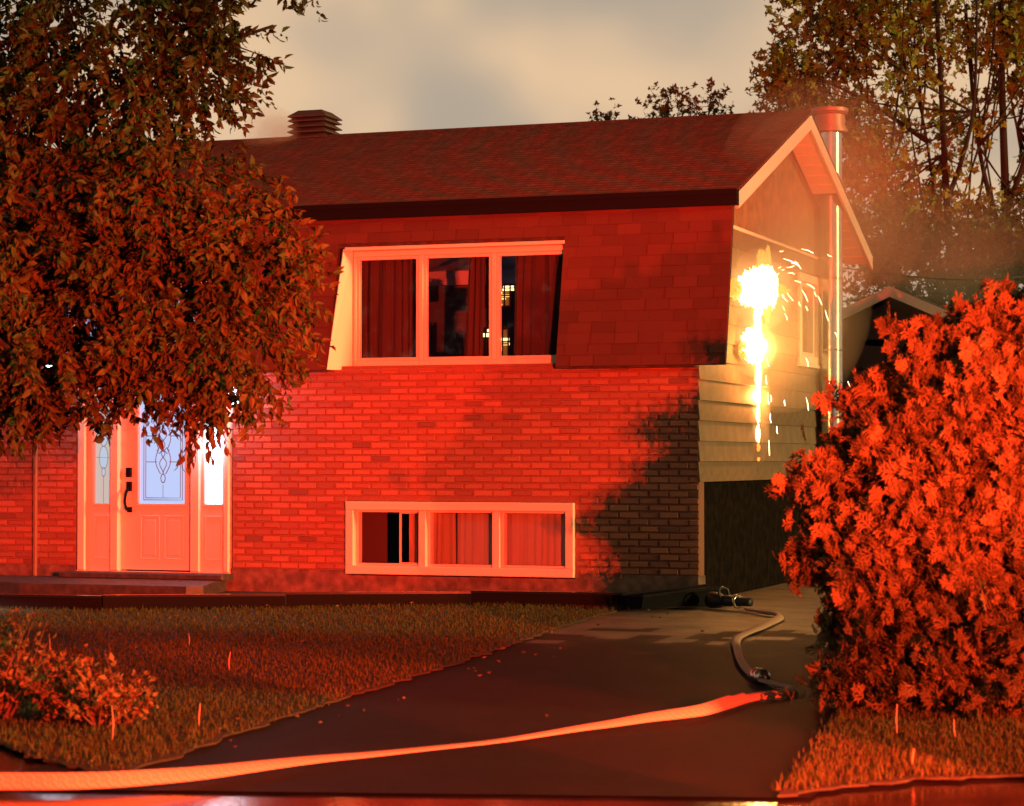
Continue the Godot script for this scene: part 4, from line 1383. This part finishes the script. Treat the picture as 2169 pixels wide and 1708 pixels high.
func build_plants() -> void:
	var leaf := leaf_mesh(M.leaf)
	var maple := maple_mesh(M.maple)
	# --- the tree on the lawn, its crown hanging in from the left
	var t := thing("leafy_tree", "broad leafy tree hanging over the front door from the left edge", "tree", Vector3.ZERO)
	var b := MB.new(true)
	var foot := Vector3(-5.1, -0.1, 6.2)
	limb(b, [foot, Vector3(-5.05, 1.2, 6.2), Vector3(-4.9, 2.3, 6.15), Vector3(-4.7, 3.6, 6.1), Vector3(-4.5, 5.6, 6.0), Vector3(-4.4, 7.6, 5.9)], 0.17, 0.03)
	for q in [[Vector3(-4.9, 2.2, 6.15), Vector3(-4.0, 2.9, 6.3), Vector3(-2.9, 3.0, 6.3), Vector3(-1.7, 2.7, 6.3)], [Vector3(-4.85, 2.6, 6.15), Vector3(-3.9, 3.6, 6.0), Vector3(-2.7, 4.3, 5.9), Vector3(-1.7, 4.6, 5.8)], [Vector3(-4.7, 3.4, 6.1), Vector3(-3.8, 4.9, 6.3), Vector3(-2.8, 5.7, 6.3)], [Vector3(-4.9, 2.4, 6.15), Vector3(-4.3, 2.6, 7.0), Vector3(-3.4, 2.4, 7.3), Vector3(-2.8, 1.9, 7.2)], [Vector3(-4.9, 2.1, 6.1), Vector3(-4.0, 2.2, 5.6), Vector3(-3.0, 2.1, 5.4)], [Vector3(-4.6, 4.4, 6), Vector3(-5.4, 5.4, 5.6), Vector3(-6.0, 6.0, 5.2)]]:
		limb(b, q, 0.06, 0.012)
	var xf := []
	var col := []
	var c0 := Color(0.034, 0.030, 0.007)
	var c1 := Color(0.088, 0.066, 0.017)
	foliage([[Vector3(-4.3, 4.4, 6.2), 1.5, 420], [Vector3(-3.7, 3.1, 6.4), 1.15, 520], [Vector3(-3.0, 4.5, 6.0), 1.1, 470], [Vector3(-2.5, 3.0, 6.2), 1.0, 520], [Vector3(-2.15, 2.55, 6.1), 0.85, 420], [Vector3(-3.1, 2.5, 6.5), 0.85, 430], [Vector3(-4.2, 2.4, 6.4), 0.9, 330], [Vector3(-2.8, 5.4, 6.1), 1.0, 300], [Vector3(-2.35, 4.45, 5.9), 0.55, 140], [Vector3(-2.5, 3.5, 6.2), 0.5, 110], [Vector3(-1.65, 2.75, 6.2), 0.45, 120], [Vector3(-1.85, 2.15, 6.2), 0.42, 110], [Vector3(-2.6, 2.0, 6.3), 0.4, 110], [Vector3(-3.4, 1.95, 6.5), 0.4, 110], [Vector3(-4.0, 1.85, 6.3), 0.45, 90], [Vector3(-5.2, 5.2, 6.0), 1.6, 260], [Vector3(-4.0, 6.4, 6.0), 1.4, 230], [Vector3(-5.6, 3.4, 6.2), 1.4, 200]], 0.55, 0.26, 17, 0.088, c0, c1, xf, col, b, 0.5, 0.9, 0.2)
	# hanging sprays along the lower edge and the twig at the top right
	for q in [[-2.02, 1.98, 0.62], [-2.1, 1.85, 0.55], [-2.05, 2.0, 0.5], [-2.12, 2.05, 0.6], [-1.98, 2.0, 0.55], [-1.72, 1.92, 0.34], [-1.62, 2.0, 0.42], [-1.9, 1.95, 0.45], [-2.9, 1.85, 0.3], [-2.72, 1.85, 0.24], [-3.5, 1.8, 0.34], [-3.62, 1.75, 0.25], [-3.75, 1.75, 0.36], [-3.35, 1.8, 0.24], [-2.45, 1.8, 0.26], [-2.06, 1.7, 0.36]]:
		foliage([[Vector3(q[0], q[1], 6.2), 0.1, 2]], 2.2, q[2], int(q[2] * 34), 0.08, c0, c1, xf, col, b, 1.0)
	for i in 3:
		foliage([[Vector3(-1.62 + 0.16 * i, 4.86 - 0.03 * i, 5.9), 0.1, 5]], 0.1, 0.16, 7, 0.075, c0, c1, xf, col, b, 1.0)
	part("trunk", b.done(M.bark), t)
	scatter("crown", leaf, xf, col, t)
	# --- tall maples behind the house on the right
	var specs := [
		["tall leaning maple with several stems behind the chimney pipe", [[Vector3(0.15, 0, -14), Vector3(0.2, 3, -14), Vector3(0.05, 6, -14), Vector3(-0.15, 10.5, -14)], [Vector3(0.1, 0.3, -14), Vector3(0.0, 3.6, -14.1), Vector3(-0.3, 6.6, -14.1), Vector3(-1.1, 8.6, -14.2), Vector3(-1.6, 9.8, -14.2)], [Vector3(-0.05, 4.2, -14), Vector3(-0.8, 5.6, -13.8), Vector3(-1.8, 7.2, -13.7)], [Vector3(0.05, 5.2, -14), Vector3(0.5, 6.6, -13.9), Vector3(0.55, 9, -14)], [Vector3(-0.2, 6.2, -14), Vector3(-1.2, 6.9, -14), Vector3(-2.2, 7.4, -14)]], 0.10, [[Vector3(-2.1, 7.3, -14), 0.75, 221], [Vector3(-1.75, 8.4, -14), 1.0, 340], [Vector3(-1.0, 6.5, -13.8), 0.85, 221], [Vector3(-0.7, 7.8, -14.2), 0.95, 289], [Vector3(-1.35, 5.7, -13.6), 0.65, 153], [Vector3(-0.3, 5.5, -14), 0.7, 136], [Vector3(-0.2, 9.4, -14), 1.3, 289], [Vector3(-0.9, 4.9, -13.6), 0.6, 119], [Vector3(-2.4, 7.0, -14), 0.35, 68]]],
		["straight maple with the thickest trunk behind the hedge", [[Vector3(0.85, 0, -15), Vector3(0.85, 4, -15), Vector3(0.78, 7.5, -15), Vector3(0.8, 11.5, -15)], [Vector3(0.84, 4.5, -15), Vector3(0.45, 6.2, -14.8), Vector3(0.3, 8.4, -14.6)], [Vector3(0.84, 5.2, -15), Vector3(1.35, 6.8, -15), Vector3(1.5, 8.8, -15)], [Vector3(0.84, 3.4, -15), Vector3(0.25, 4.6, -14.8), Vector3(-0.1, 5.6, -14.7)]], 0.125, [[Vector3(0.55, 8.3, -15), 0.9, 187], [Vector3(1.35, 8.0, -15), 0.8, 153], [Vector3(0.15, 6.6, -14.8), 0.5, 68], [Vector3(0.9, 5.0, -14.6), 0.7, 119], [Vector3(0.9, 10, -15), 1.4, 272], [Vector3(0.4, 4.6, -14.5), 0.6, 102]]],
		["maple at the right edge behind the hedge with two thin stems", [[Vector3(1.7, 0, -16), Vector3(1.55, 4, -16), Vector3(1.35, 8, -16), Vector3(1.2, 11, -16)], [Vector3(1.66, 1.4, -16), Vector3(1.9, 5, -16), Vector3(1.95, 9, -16)], [Vector3(1.5, 5, -16), Vector3(0.9, 6.6, -15.8), Vector3(0.7, 8.2, -15.7)]], 0.085, [[Vector3(1.9, 7.0, -16), 0.9, 170], [Vector3(1.5, 5.4, -15.8), 0.8, 187], [Vector3(2.4, 8.6, -16), 1.3, 238], [Vector3(2.6, 5.6, -16), 1.1, 204], [Vector3(1.3, 9.2, -16), 1.0, 153], [Vector3(1.0, 7.4, -15.8), 0.45, 59]]],
	]
	for s in specs:
		var o := thing("maple_tree", s[0], "tree", Vector3.ZERO, "maples behind the house")
		var tb := MB.new(true)
		var first := true
		for st in s[1]:
			limb(tb, st, float(s[2]) * (1.0 if first else 0.45), 0.02 if first else 0.01)
			first = false
		for i in 26:
			var bl: Array = s[3][i % s[3].size()]
			var stem: Array = s[1][rng.randi_range(0, s[1].size() - 1)]
			var a: Vector3 = stem[rng.randi_range(1, stem.size() - 2)]
			var e: Vector3 = bl[0] + rvec() * float(bl[1]) * 0.7
			limb(tb, [a, a.lerp(e, 0.5) + Vector3(rng.randf_range(-0.1, 0.1), -0.12, 0), e], 0.022, 0.006)
		var x2 := []
		var k2 := []
		foliage(s[3], 0.25, 0.3, 7, 0.145, Color(0.115, 0.165, 0.025), Color(0.2, 0.25, 0.042), x2, k2, tb, 0.55)
		part("trunk", tb.done(M.bark), o)
		scatter("crown", maple, x2, k2, o)
	# --- bushy dark tree between shed and maples, small treetop over the ridge
	for s in [["low bushy dark tree behind the shed roof", Vector3(0.6, 0, -12), [[Vector3(-0.5, 4.35, -12), 0.75, 230], [Vector3(0.5, 4.0, -12), 0.9, 330], [Vector3(1.5, 4.2, -12), 0.9, 300], [Vector3(2.4, 4.0, -12), 1.0, 260], [Vector3(-0.6, 3.3, -11.8), 0.8, 220], [Vector3(0.6, 2.9, -12), 1.2, 200], [Vector3(2.0, 2.8, -12), 1.2, 180]], Color(0.035, 0.042, 0.012), Color(0.085, 0.085, 0.024), 0.12],
		["small round treetop showing above the roof ridge", Vector3(-4.5, 0, -14), [[Vector3(-4.15, 6.55, -14), 0.55, 80], [Vector3(-5.0, 6.4, -14), 0.5, 60], [Vector3(-3.6, 6.5, -14), 0.5, 60], [Vector3(-4.4, 5.6, -14), 1.1, 120], [Vector3(-4.3, 6.95, -14), 0.3, 26], [Vector3(-3.6, 6.98, -14), 0.2, 14], [Vector3(-5.3, 6.75, -14), 0.22, 12]], Color(0.09, 0.075, 0.02), Color(0.16, 0.125, 0.04), 0.115]]:
		var o := thing("bushy_tree", s[0], "tree", Vector3.ZERO)
		var at: Vector3 = s[1]
		var tb := MB.new(true)
		for bl in s[2]:
			limb(tb, [at, at.lerp(bl[0], 0.5) + Vector3(0, 0.6, 0), bl[0] + Vector3(0, float(bl[1]) * 0.5, 0)], 0.07, 0.012)
		var x2 := []
		var k2 := []
		foliage(s[2], 0.2, 0.26, 7, s[5], s[3], s[4], x2, k2, tb, 0.5)
		part("trunk", tb.done(M.bark), o)
		scatter("crown", maple, x2, k2, o)
	# the far side of the street, behind the photographer: trees and a dark house front
	for s in [["round street tree across the road, leftmost", -22.0, 38.0], ["round street tree across the road, left of the middle", -12.0, 40.0], ["round street tree across the road in the middle", -3.0, 38.0], ["round street tree across the road, rightmost", 31.0, 40.0]]:
		var o := thing("street_tree", s[0], "tree", Vector3(s[1], gy(s[2]), s[2]), "trees across the street")
		var tb := MB.new(true)
		limb(tb, [Vector3.ZERO, Vector3(0.1, 2.5, 0), Vector3(0, 6, 0.1), Vector3(0.1, 9.5, 0)], 0.25, 0.05)
		var x2 := []
		var k2 := []
		foliage([[Vector3(0, 7.5, 0), 3.6, 420], [Vector3(-2.2, 5.0, 0), 2.6, 260], [Vector3(2.2, 5.2, 0.4), 2.6, 260], [Vector3(0, 3.4, 0), 2.8, 240]], 0.2, 0.6, 7, 0.36, Color(0.04, 0.05, 0.012), Color(0.08, 0.09, 0.025), x2, k2, null, 0.4)
		part("trunk", tb.done(M.bark), o)
		scatter("crown", maple, x2, k2, o)
	build_hedge()
	build_small_plants(leaf)

func hedge_point(u: Vector3, k: float) -> Vector3:   # superellipsoid, exponent 3
	var s := pow(pow(absf(u.x), 2.45) + pow(absf(u.y), 2.45) + pow(absf(u.z), 2.45), -1.0 / 2.45)
	var p := u * s * Vector3(3.05, 1.80, 1.42) * k
	return Vector3(5.54, 0.75, 6.4) + Basis(Vector3.UP, 0.36) * p

func build_hedge() -> void:
	var o := thing("cedar_hedge", "big clipped cedar hedge beside the driveway at the right edge", "hedge")
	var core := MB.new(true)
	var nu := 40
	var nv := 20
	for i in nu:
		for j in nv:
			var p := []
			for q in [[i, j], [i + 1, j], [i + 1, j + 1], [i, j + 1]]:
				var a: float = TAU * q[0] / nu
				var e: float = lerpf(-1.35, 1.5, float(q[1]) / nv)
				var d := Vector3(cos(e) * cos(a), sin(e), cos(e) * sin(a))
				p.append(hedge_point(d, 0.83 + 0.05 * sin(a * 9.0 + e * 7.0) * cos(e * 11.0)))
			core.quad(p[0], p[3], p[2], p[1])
	part("shade_core", core.done(mat("hedge_inside", lin(0.045, 0.032, 0.012), 0.95)), o)  # dark blob added so that gaps between the sprays look shaded
	var lump := FastNoiseLite.new()
	lump.seed = 77
	lump.frequency = 1.9
	lump.fractal_octaves = 3
	var meshes := [spray_mesh(M.cedar, 1), spray_mesh(M.cedar, 2), spray_mesh(M.cedar, 3)]
	var xfs := [[], [], []]
	var cols := [[], [], []]
	var i := 0
	while i < 42000:
		var u := rvec()
		if u.y < -0.8:
			continue
		i += 1
		var p0 := hedge_point(u, 1.0)
		if p0.x > 7.2:
			continue
		var n := lump.get_noise_3dv(p0)
		var k := 0.95 + 0.15 * n - 0.11 * pow(rng.randf(), 1.5) + (0.05 if rng.randf() < 0.06 else 0.0)
		var p := hedge_point(u, k)
		if p.y < gy(p.z) + 0.03:
			continue
		var out := (hedge_point(u, 1.02) - p0).normalized()
		var d := (out * 0.75 + Vector3(0, 0.55, 0) + rvec() * 0.75).normalized()
		var bs := facing(d, rng.randf() * TAU)
		# lay the flat of the fan roughly towards the outside
		if rng.randf() < 0.72:
			var y := (out.cross(rvec()).normalized() + Vector3(0, 0.7, 0) + out * 0.5).normalized()
			var x := y.cross(out + rvec() * 0.5).normalized()
			bs = Basis(x, y, x.cross(y))
		var z := rng.randf_range(0.075, 0.165) * (1.35 if u.y > 0.7 and rng.randf() < 0.1 else 1.0)
		var m := i % 3
		xfs[m].append(Transform3D(bs.scaled_local(Vector3(z, z, z)), p))
		var q := clampf(0.5 + 0.9 * lump.get_noise_3dv(p0 * 2.3 + Vector3(9, 2, 4)) + rng.randf_range(-0.3, 0.3), 0, 1)
		cols[m].append(Color(0.048, 0.042, 0.012).lerp(Color(0.15, 0.125, 0.045), q))
	for m in 3:
		scatter("foliage", meshes[m], xfs[m], cols[m], o)

func build_small_plants(leaf: ArrayMesh) -> void:
	var o := thing("twiggy_shrub", "low twiggy shrub at the street corner of the lawn", "shrub")
	var b := MB.new(true)
	var xf := []
	var col := []
	for q in [[Vector3(-1.66, -0.17, 9.6), 0.42, 0.62, 46], [Vector3(-1.2, -0.17, 9.65), 0.36, 0.34, 22], [Vector3(-0.85, -0.17, 9.75), 0.38, 0.36, 40], [Vector3(-2.1, -0.17, 9.5), 0.4, 0.55, 24]]:
		var c: Vector3 = q[0]
		for i in int(q[3]):
			var a := rng.randf() * TAU
			var s := pow(rng.randf(), 0.6)
			var tip := c + Vector3(cos(a) * q[1] * s, float(q[2]) * (1.0 - 0.45 * s * s) * rng.randf_range(0.45, 1.25), sin(a) * q[1] * s) * Vector3(1, 1, 1)
			var mid := c.lerp(tip, 0.5) + rvec() * 0.06
			var root := c + Vector3(cos(a), 0, sin(a)) * 0.08
			b.tube([root, mid, tip], [0.009, 0.006, 0.002], 5, false)
			for k in 22:
				var t := rng.randf_range(0.25, 1.05)
				var p := root.lerp(mid, t * 2.0) if t < 0.5 else mid.lerp(tip, t * 2.0 - 1.0)
				var z := rng.randf_range(0.03, 0.06)
				xf.append(Transform3D(facing(rvec() + Vector3(0, 0.4, 0), rng.randf() * TAU).scaled_local(Vector3(z * 1.2, z, z)), p + rvec() * 0.035))
				col.append(Color(0.10, 0.065, 0.02).lerp(Color(0.18, 0.11, 0.04), rng.randf()))
	part("stems", b.done(M.twig), o)
	scatter("leaves", leaf.duplicate(), xf, col, o)
	# leaves fallen on the lawn and the driveway
	var fx := []
	var fc := []
	for i in 130:
		var q := Vector2(rng.randf_range(-5.5, 3.0), rng.randf_range(1.2, 11.2))
		if q.x > 0.1 and rng.randf() < 0.75:
			q.x = rng.randf_range(-0.35, 0.35)
		var z := rng.randf_range(0.02, 0.042)
		fx.append(Transform3D(facing(Vector3(rng.randfn(), 0.1, rng.randfn()), rng.randf() * 0.8).scaled_local(Vector3(z, z, z)), Vector3(q.x, gy(q.y) + (0.012 if q.x > 0 else 0.05), q.y)))
		fc.append(Color(0.06, 0.04, 0.015).lerp(Color(0.14, 0.09, 0.035), rng.randf()))
	var fl := scatter("fallen_leaves", leaf, fx, fc, self)
	tag(fl, "small leaves fallen on the lawn and along the driveway edge", "leaves")
	# dry stalks standing in the grass
	var spots := [[-3.39, 6.12, 0.14, "thin dry stalk on the lawn just above the shrub"], [-2.6, 5.39, 0.10, "short dry stalk farthest back on the lawn"], [-0.45, 10.37, 0.20, "tall dry stalk near the driveway mouth, left of its pair"], [-0.28, 9.69, 0.14, "dry stalk beside the driveway edge, right of the tallest stalk"], [-1.5, 6.89, 0.13, "leaning dry stalk in the middle of the lawn"], [3.52, 8.83, 0.17, "dry stalk standing against the foot of the hedge"], [3.81, 10.0, 0.10, "dry stalk in the middle of the right grass strip"], [3.85, 8.9, 0.11, "bent dry stalk at the hedge foot right of the straight one"]]
	for s in spots:
		var sb := MB.new(true)
		var lean := Vector3(rng.randf_range(-0.2, 0.2), 1, rng.randf_range(-0.1, 0.1))
		var h: float = s[2]
		sb.tube([Vector3.ZERO, lean * h * 0.5, lean * h + Vector3(rng.randf_range(-0.02, 0.02), 0, 0)], [0.004, 0.005, 0.003], 5)
		var so := part(numbered("dry_stalk"), sb.done(M.dry_stem), self, null, Vector3(s[0], gy(s[1]) + 0.02, s[1]))
		tag(so, s[3], "stalk", "dry stalks in the grass")

# ------------------------------------------------------------------ fire
func flame_blob(c: Vector3, r: Vector3, sd: int, rough: float) -> MB:
	var n := FastNoiseLite.new()
	n.seed = sd
	n.frequency = 1.6
	var b := MB.new(true)
	var nu := 36
	var nv := 22
	for i in nu:
		for j in nv:
			var p := []
			for q in [[i, j], [i + 1, j], [i + 1, j + 1], [i, j + 1]]:
				var a: float = TAU * (int(q[0]) % nu) / nu
				var e: float = lerpf(-PI / 2, PI / 2, float(q[1]) / nv)
				var d := Vector3(cos(e) * cos(a), sin(e), cos(e) * sin(a))
				var k := 1.0 + rough * n.get_noise_3dv(d * 1.2) + rough * 0.7 * n.get_noise_3dv(d * 3.1)
				p.append(c + d * r * k + Vector3(0, maxf(0.0, d.y) * r.y * 0.35 * (1 + n.get_noise_3dv(d * 2.7)), 0))
			b.quad(p[0], p[3], p[2], p[1])
	return b

func build_fire() -> void:
	var puffs := []
	for k in 4:
		puffs.append([Vector3(0.35, 3.05, -1.9), Vector3(0.55, 0.75, 1.1) * (1.0 + 0.75 * k), 0.07, 0])  # added puffs that imitate glare round the flames
	for q in [[Vector3(0.2, 3.1, -1.7), Vector3(0.62, 0.85, 1.1), 0.5], [Vector3(0.12, 2.5, -1.65), Vector3(0.45, 0.6, 0.9), 0.5], [Vector3(0.05, 1.9, -2.25), Vector3(0.2, 1.2, 0.4), 0.4]]:  # denser puffs added to soften the flame edges with glare
		puffs.append([q[0], q[1], q[2], 0])
	for k in 4:
		puffs.append([Vector3(0.5, 4.05 + 0.05 * k, -2.6 - 0.3 * k), Vector3(0.8, 1.0, 2.2) * (1.0 + 0.5 * k), 0.06, 1])
	for k in 4:
		puffs.append([Vector3(1.0, 3.7 + 0.1 * k, -8.2), Vector3(1.2, 0.7, 2.0) * (1.0 + 0.45 * k), 0.04, 2])
	for k in 3:
		puffs.append([Vector3(-5.95 - 0.08 * k, 5.18, -3.35), Vector3(0.3, 0.3, 0.3) * (1.0 + 0.7 * k), 0.5, 3])
	for q in puffs:
		var fv := FogVolume.new()
		fv.name = numbered("smoke")
		fv.shape = RenderingServer.FOG_VOLUME_SHAPE_ELLIPSOID
		fv.size = q[1]
		var fm := FogMaterial.new()
		fm.albedo = Color(0.9, 0.84, 0.78)
		fm.density = q[2]
		fv.material = fm
		fv.position = q[0]
		fv.set_meta("kind", "stuff")
		tag(fv, ["smoke added close round the fire to spread its glare over the siding", "thin smoke rising under the gable roof edge", "thin smoke drifting behind the chimney pipe towards the maples", "small pale wisp of smoke beside the roof vent"][q[3]], "smoke", ["glow round the fire", "smoke under the gable", "smoke behind the pipe", "wisp at the roof vent"][q[3]])
		add_child(fv)
	var f := thing("siding_fire", "blinding white fire burning on the gable siding", "fire")
	var parts := [[Vector3(0.25, 3.09, -1.63), Vector3(0.13, 0.17, 0.21), "fire_core", 0.45], [Vector3(0.2, 3.12, -1.95), Vector3(0.05, 0.3, 0.05), "fire_mid", 0.4], [Vector3(0.3, 3.08, -1.75), Vector3(0.16, 0.045, 0.08), "fire_mid", 0.5], [Vector3(0.12, 3.09, -1.83), Vector3(0.10, 0.16, 0.21), "fire_core", 0.5], [Vector3(0.12, 3.04, -2.2), Vector3(0.09, 0.15, 0.2), "fire_core", 0.6], [Vector3(0.13, 3.06, -1.38), Vector3(0.08, 0.13, 0.2), "fire_core", 0.6], [Vector3(0.08, 3.05, -1.05), Vector3(0.05, 0.08, 0.2), "fire_mid", 0.6], [Vector3(0.14, 3.32, -1.95), Vector3(0.045, 0.14, 0.1), "fire_mid", 0.6], [Vector3(0.13, 3.28, -2.25), Vector3(0.04, 0.1, 0.1), "fire_mid", 0.6], [Vector3(0.12, 2.5, -1.65), Vector3(0.11, 0.13, 0.21), "fire_core", 0.6], [Vector3(0.06, 2.46, -1.55), Vector3(0.04, 0.07, 0.18), "fire_mid", 0.6],
		[Vector3(0.03, 2.78, -2.22), Vector3(0.028, 0.17, 0.09), "fire_core", 0.7], [Vector3(0.03, 2.52, -2.24), Vector3(0.032, 0.15, 0.10), "fire_core", 0.7], [Vector3(0.03, 2.27, -2.25), Vector3(0.024, 0.15, 0.07), "fire_core", 0.7], [Vector3(0.025, 2.02, -2.27), Vector3(0.018, 0.11, 0.05), "fire_core", 0.7], [Vector3(0.025, 1.82, -2.25), Vector3(0.016, 0.065, 0.045), "fire_core", 0.6], [Vector3(0.025, 1.62, -2.25), Vector3(0.018, 0.065, 0.05), "fire_core", 0.6], [Vector3(0.03, 1.48, -2.25), Vector3(0.014, 0.03, 0.04), "fire_mid", 0.6], [Vector3(0.03, 1.36, -2.25), Vector3(0.012, 0.016, 0.03), "fire_mid", 0.6]]
	for i in parts.size():
		var p: Array = parts[i]
		part("flame", flame_blob(p[0], p[1], 40 + i, p[3]).done(M[p[2]]), f)
	for q in [[Vector3(0.26, 3.12, -1.60), 6.5, 0.09], [Vector3(0.27, 2.48, -1.5), 3.0, 0.06], [Vector3(0.035, 2.02, -2.26), 2.2, 0.02]]:
		var li := OmniLight3D.new()
		li.name = "fire_light"
		li.light_color = lin(1.0, 0.35, 0.07)
		li.light_energy = q[1]
		li.light_size = q[2]
		li.omni_range = 40
		li.shadow_enabled = true
		li.position = q[0]
		add_child(li, true)
	# glowing bits thrown off to the right, falling
	var rs := RandomNumberGenerator.new()
	rs.seed = 99
	for i in 42:
		var src := Vector3(0.15, 3.12, -2.0) if i < 34 else Vector3(0.1, 2.5, -2.1)
		var v := Vector3(rs.randf_range(0.2, 1.4), rs.randf_range(0.2, 3.0), rs.randf_range(-3.6, -0.2))
		if i >= 34:
			v = Vector3(rs.randf_range(0.05, 0.35), rs.randf_range(-0.8, 0.6), rs.randf_range(-0.9, 0.0))
		var tt := rs.randf_range(0.1, 0.62) if i < 34 else rs.randf_range(0.1, 0.4)
		var p := src + v * tt + Vector3(0, -4.9 * tt * tt, 0)
		var d := (v + Vector3(0, -9.8 * tt, 0)).normalized()
		var l := rs.randf_range(0.03, 0.085)
		var bend := rvec() * 0.01
		var b := MB.new(true)
		b.tube([-d * l, bend, d * l], [0.002, 0.0048, 0.0032], 5)
		var o := part(numbered("spark"), b.done(M.spark), self, null, p)
		tag(o, "tiny white-hot spark flying off the burning siding", "spark", "sparks flying from the fire")
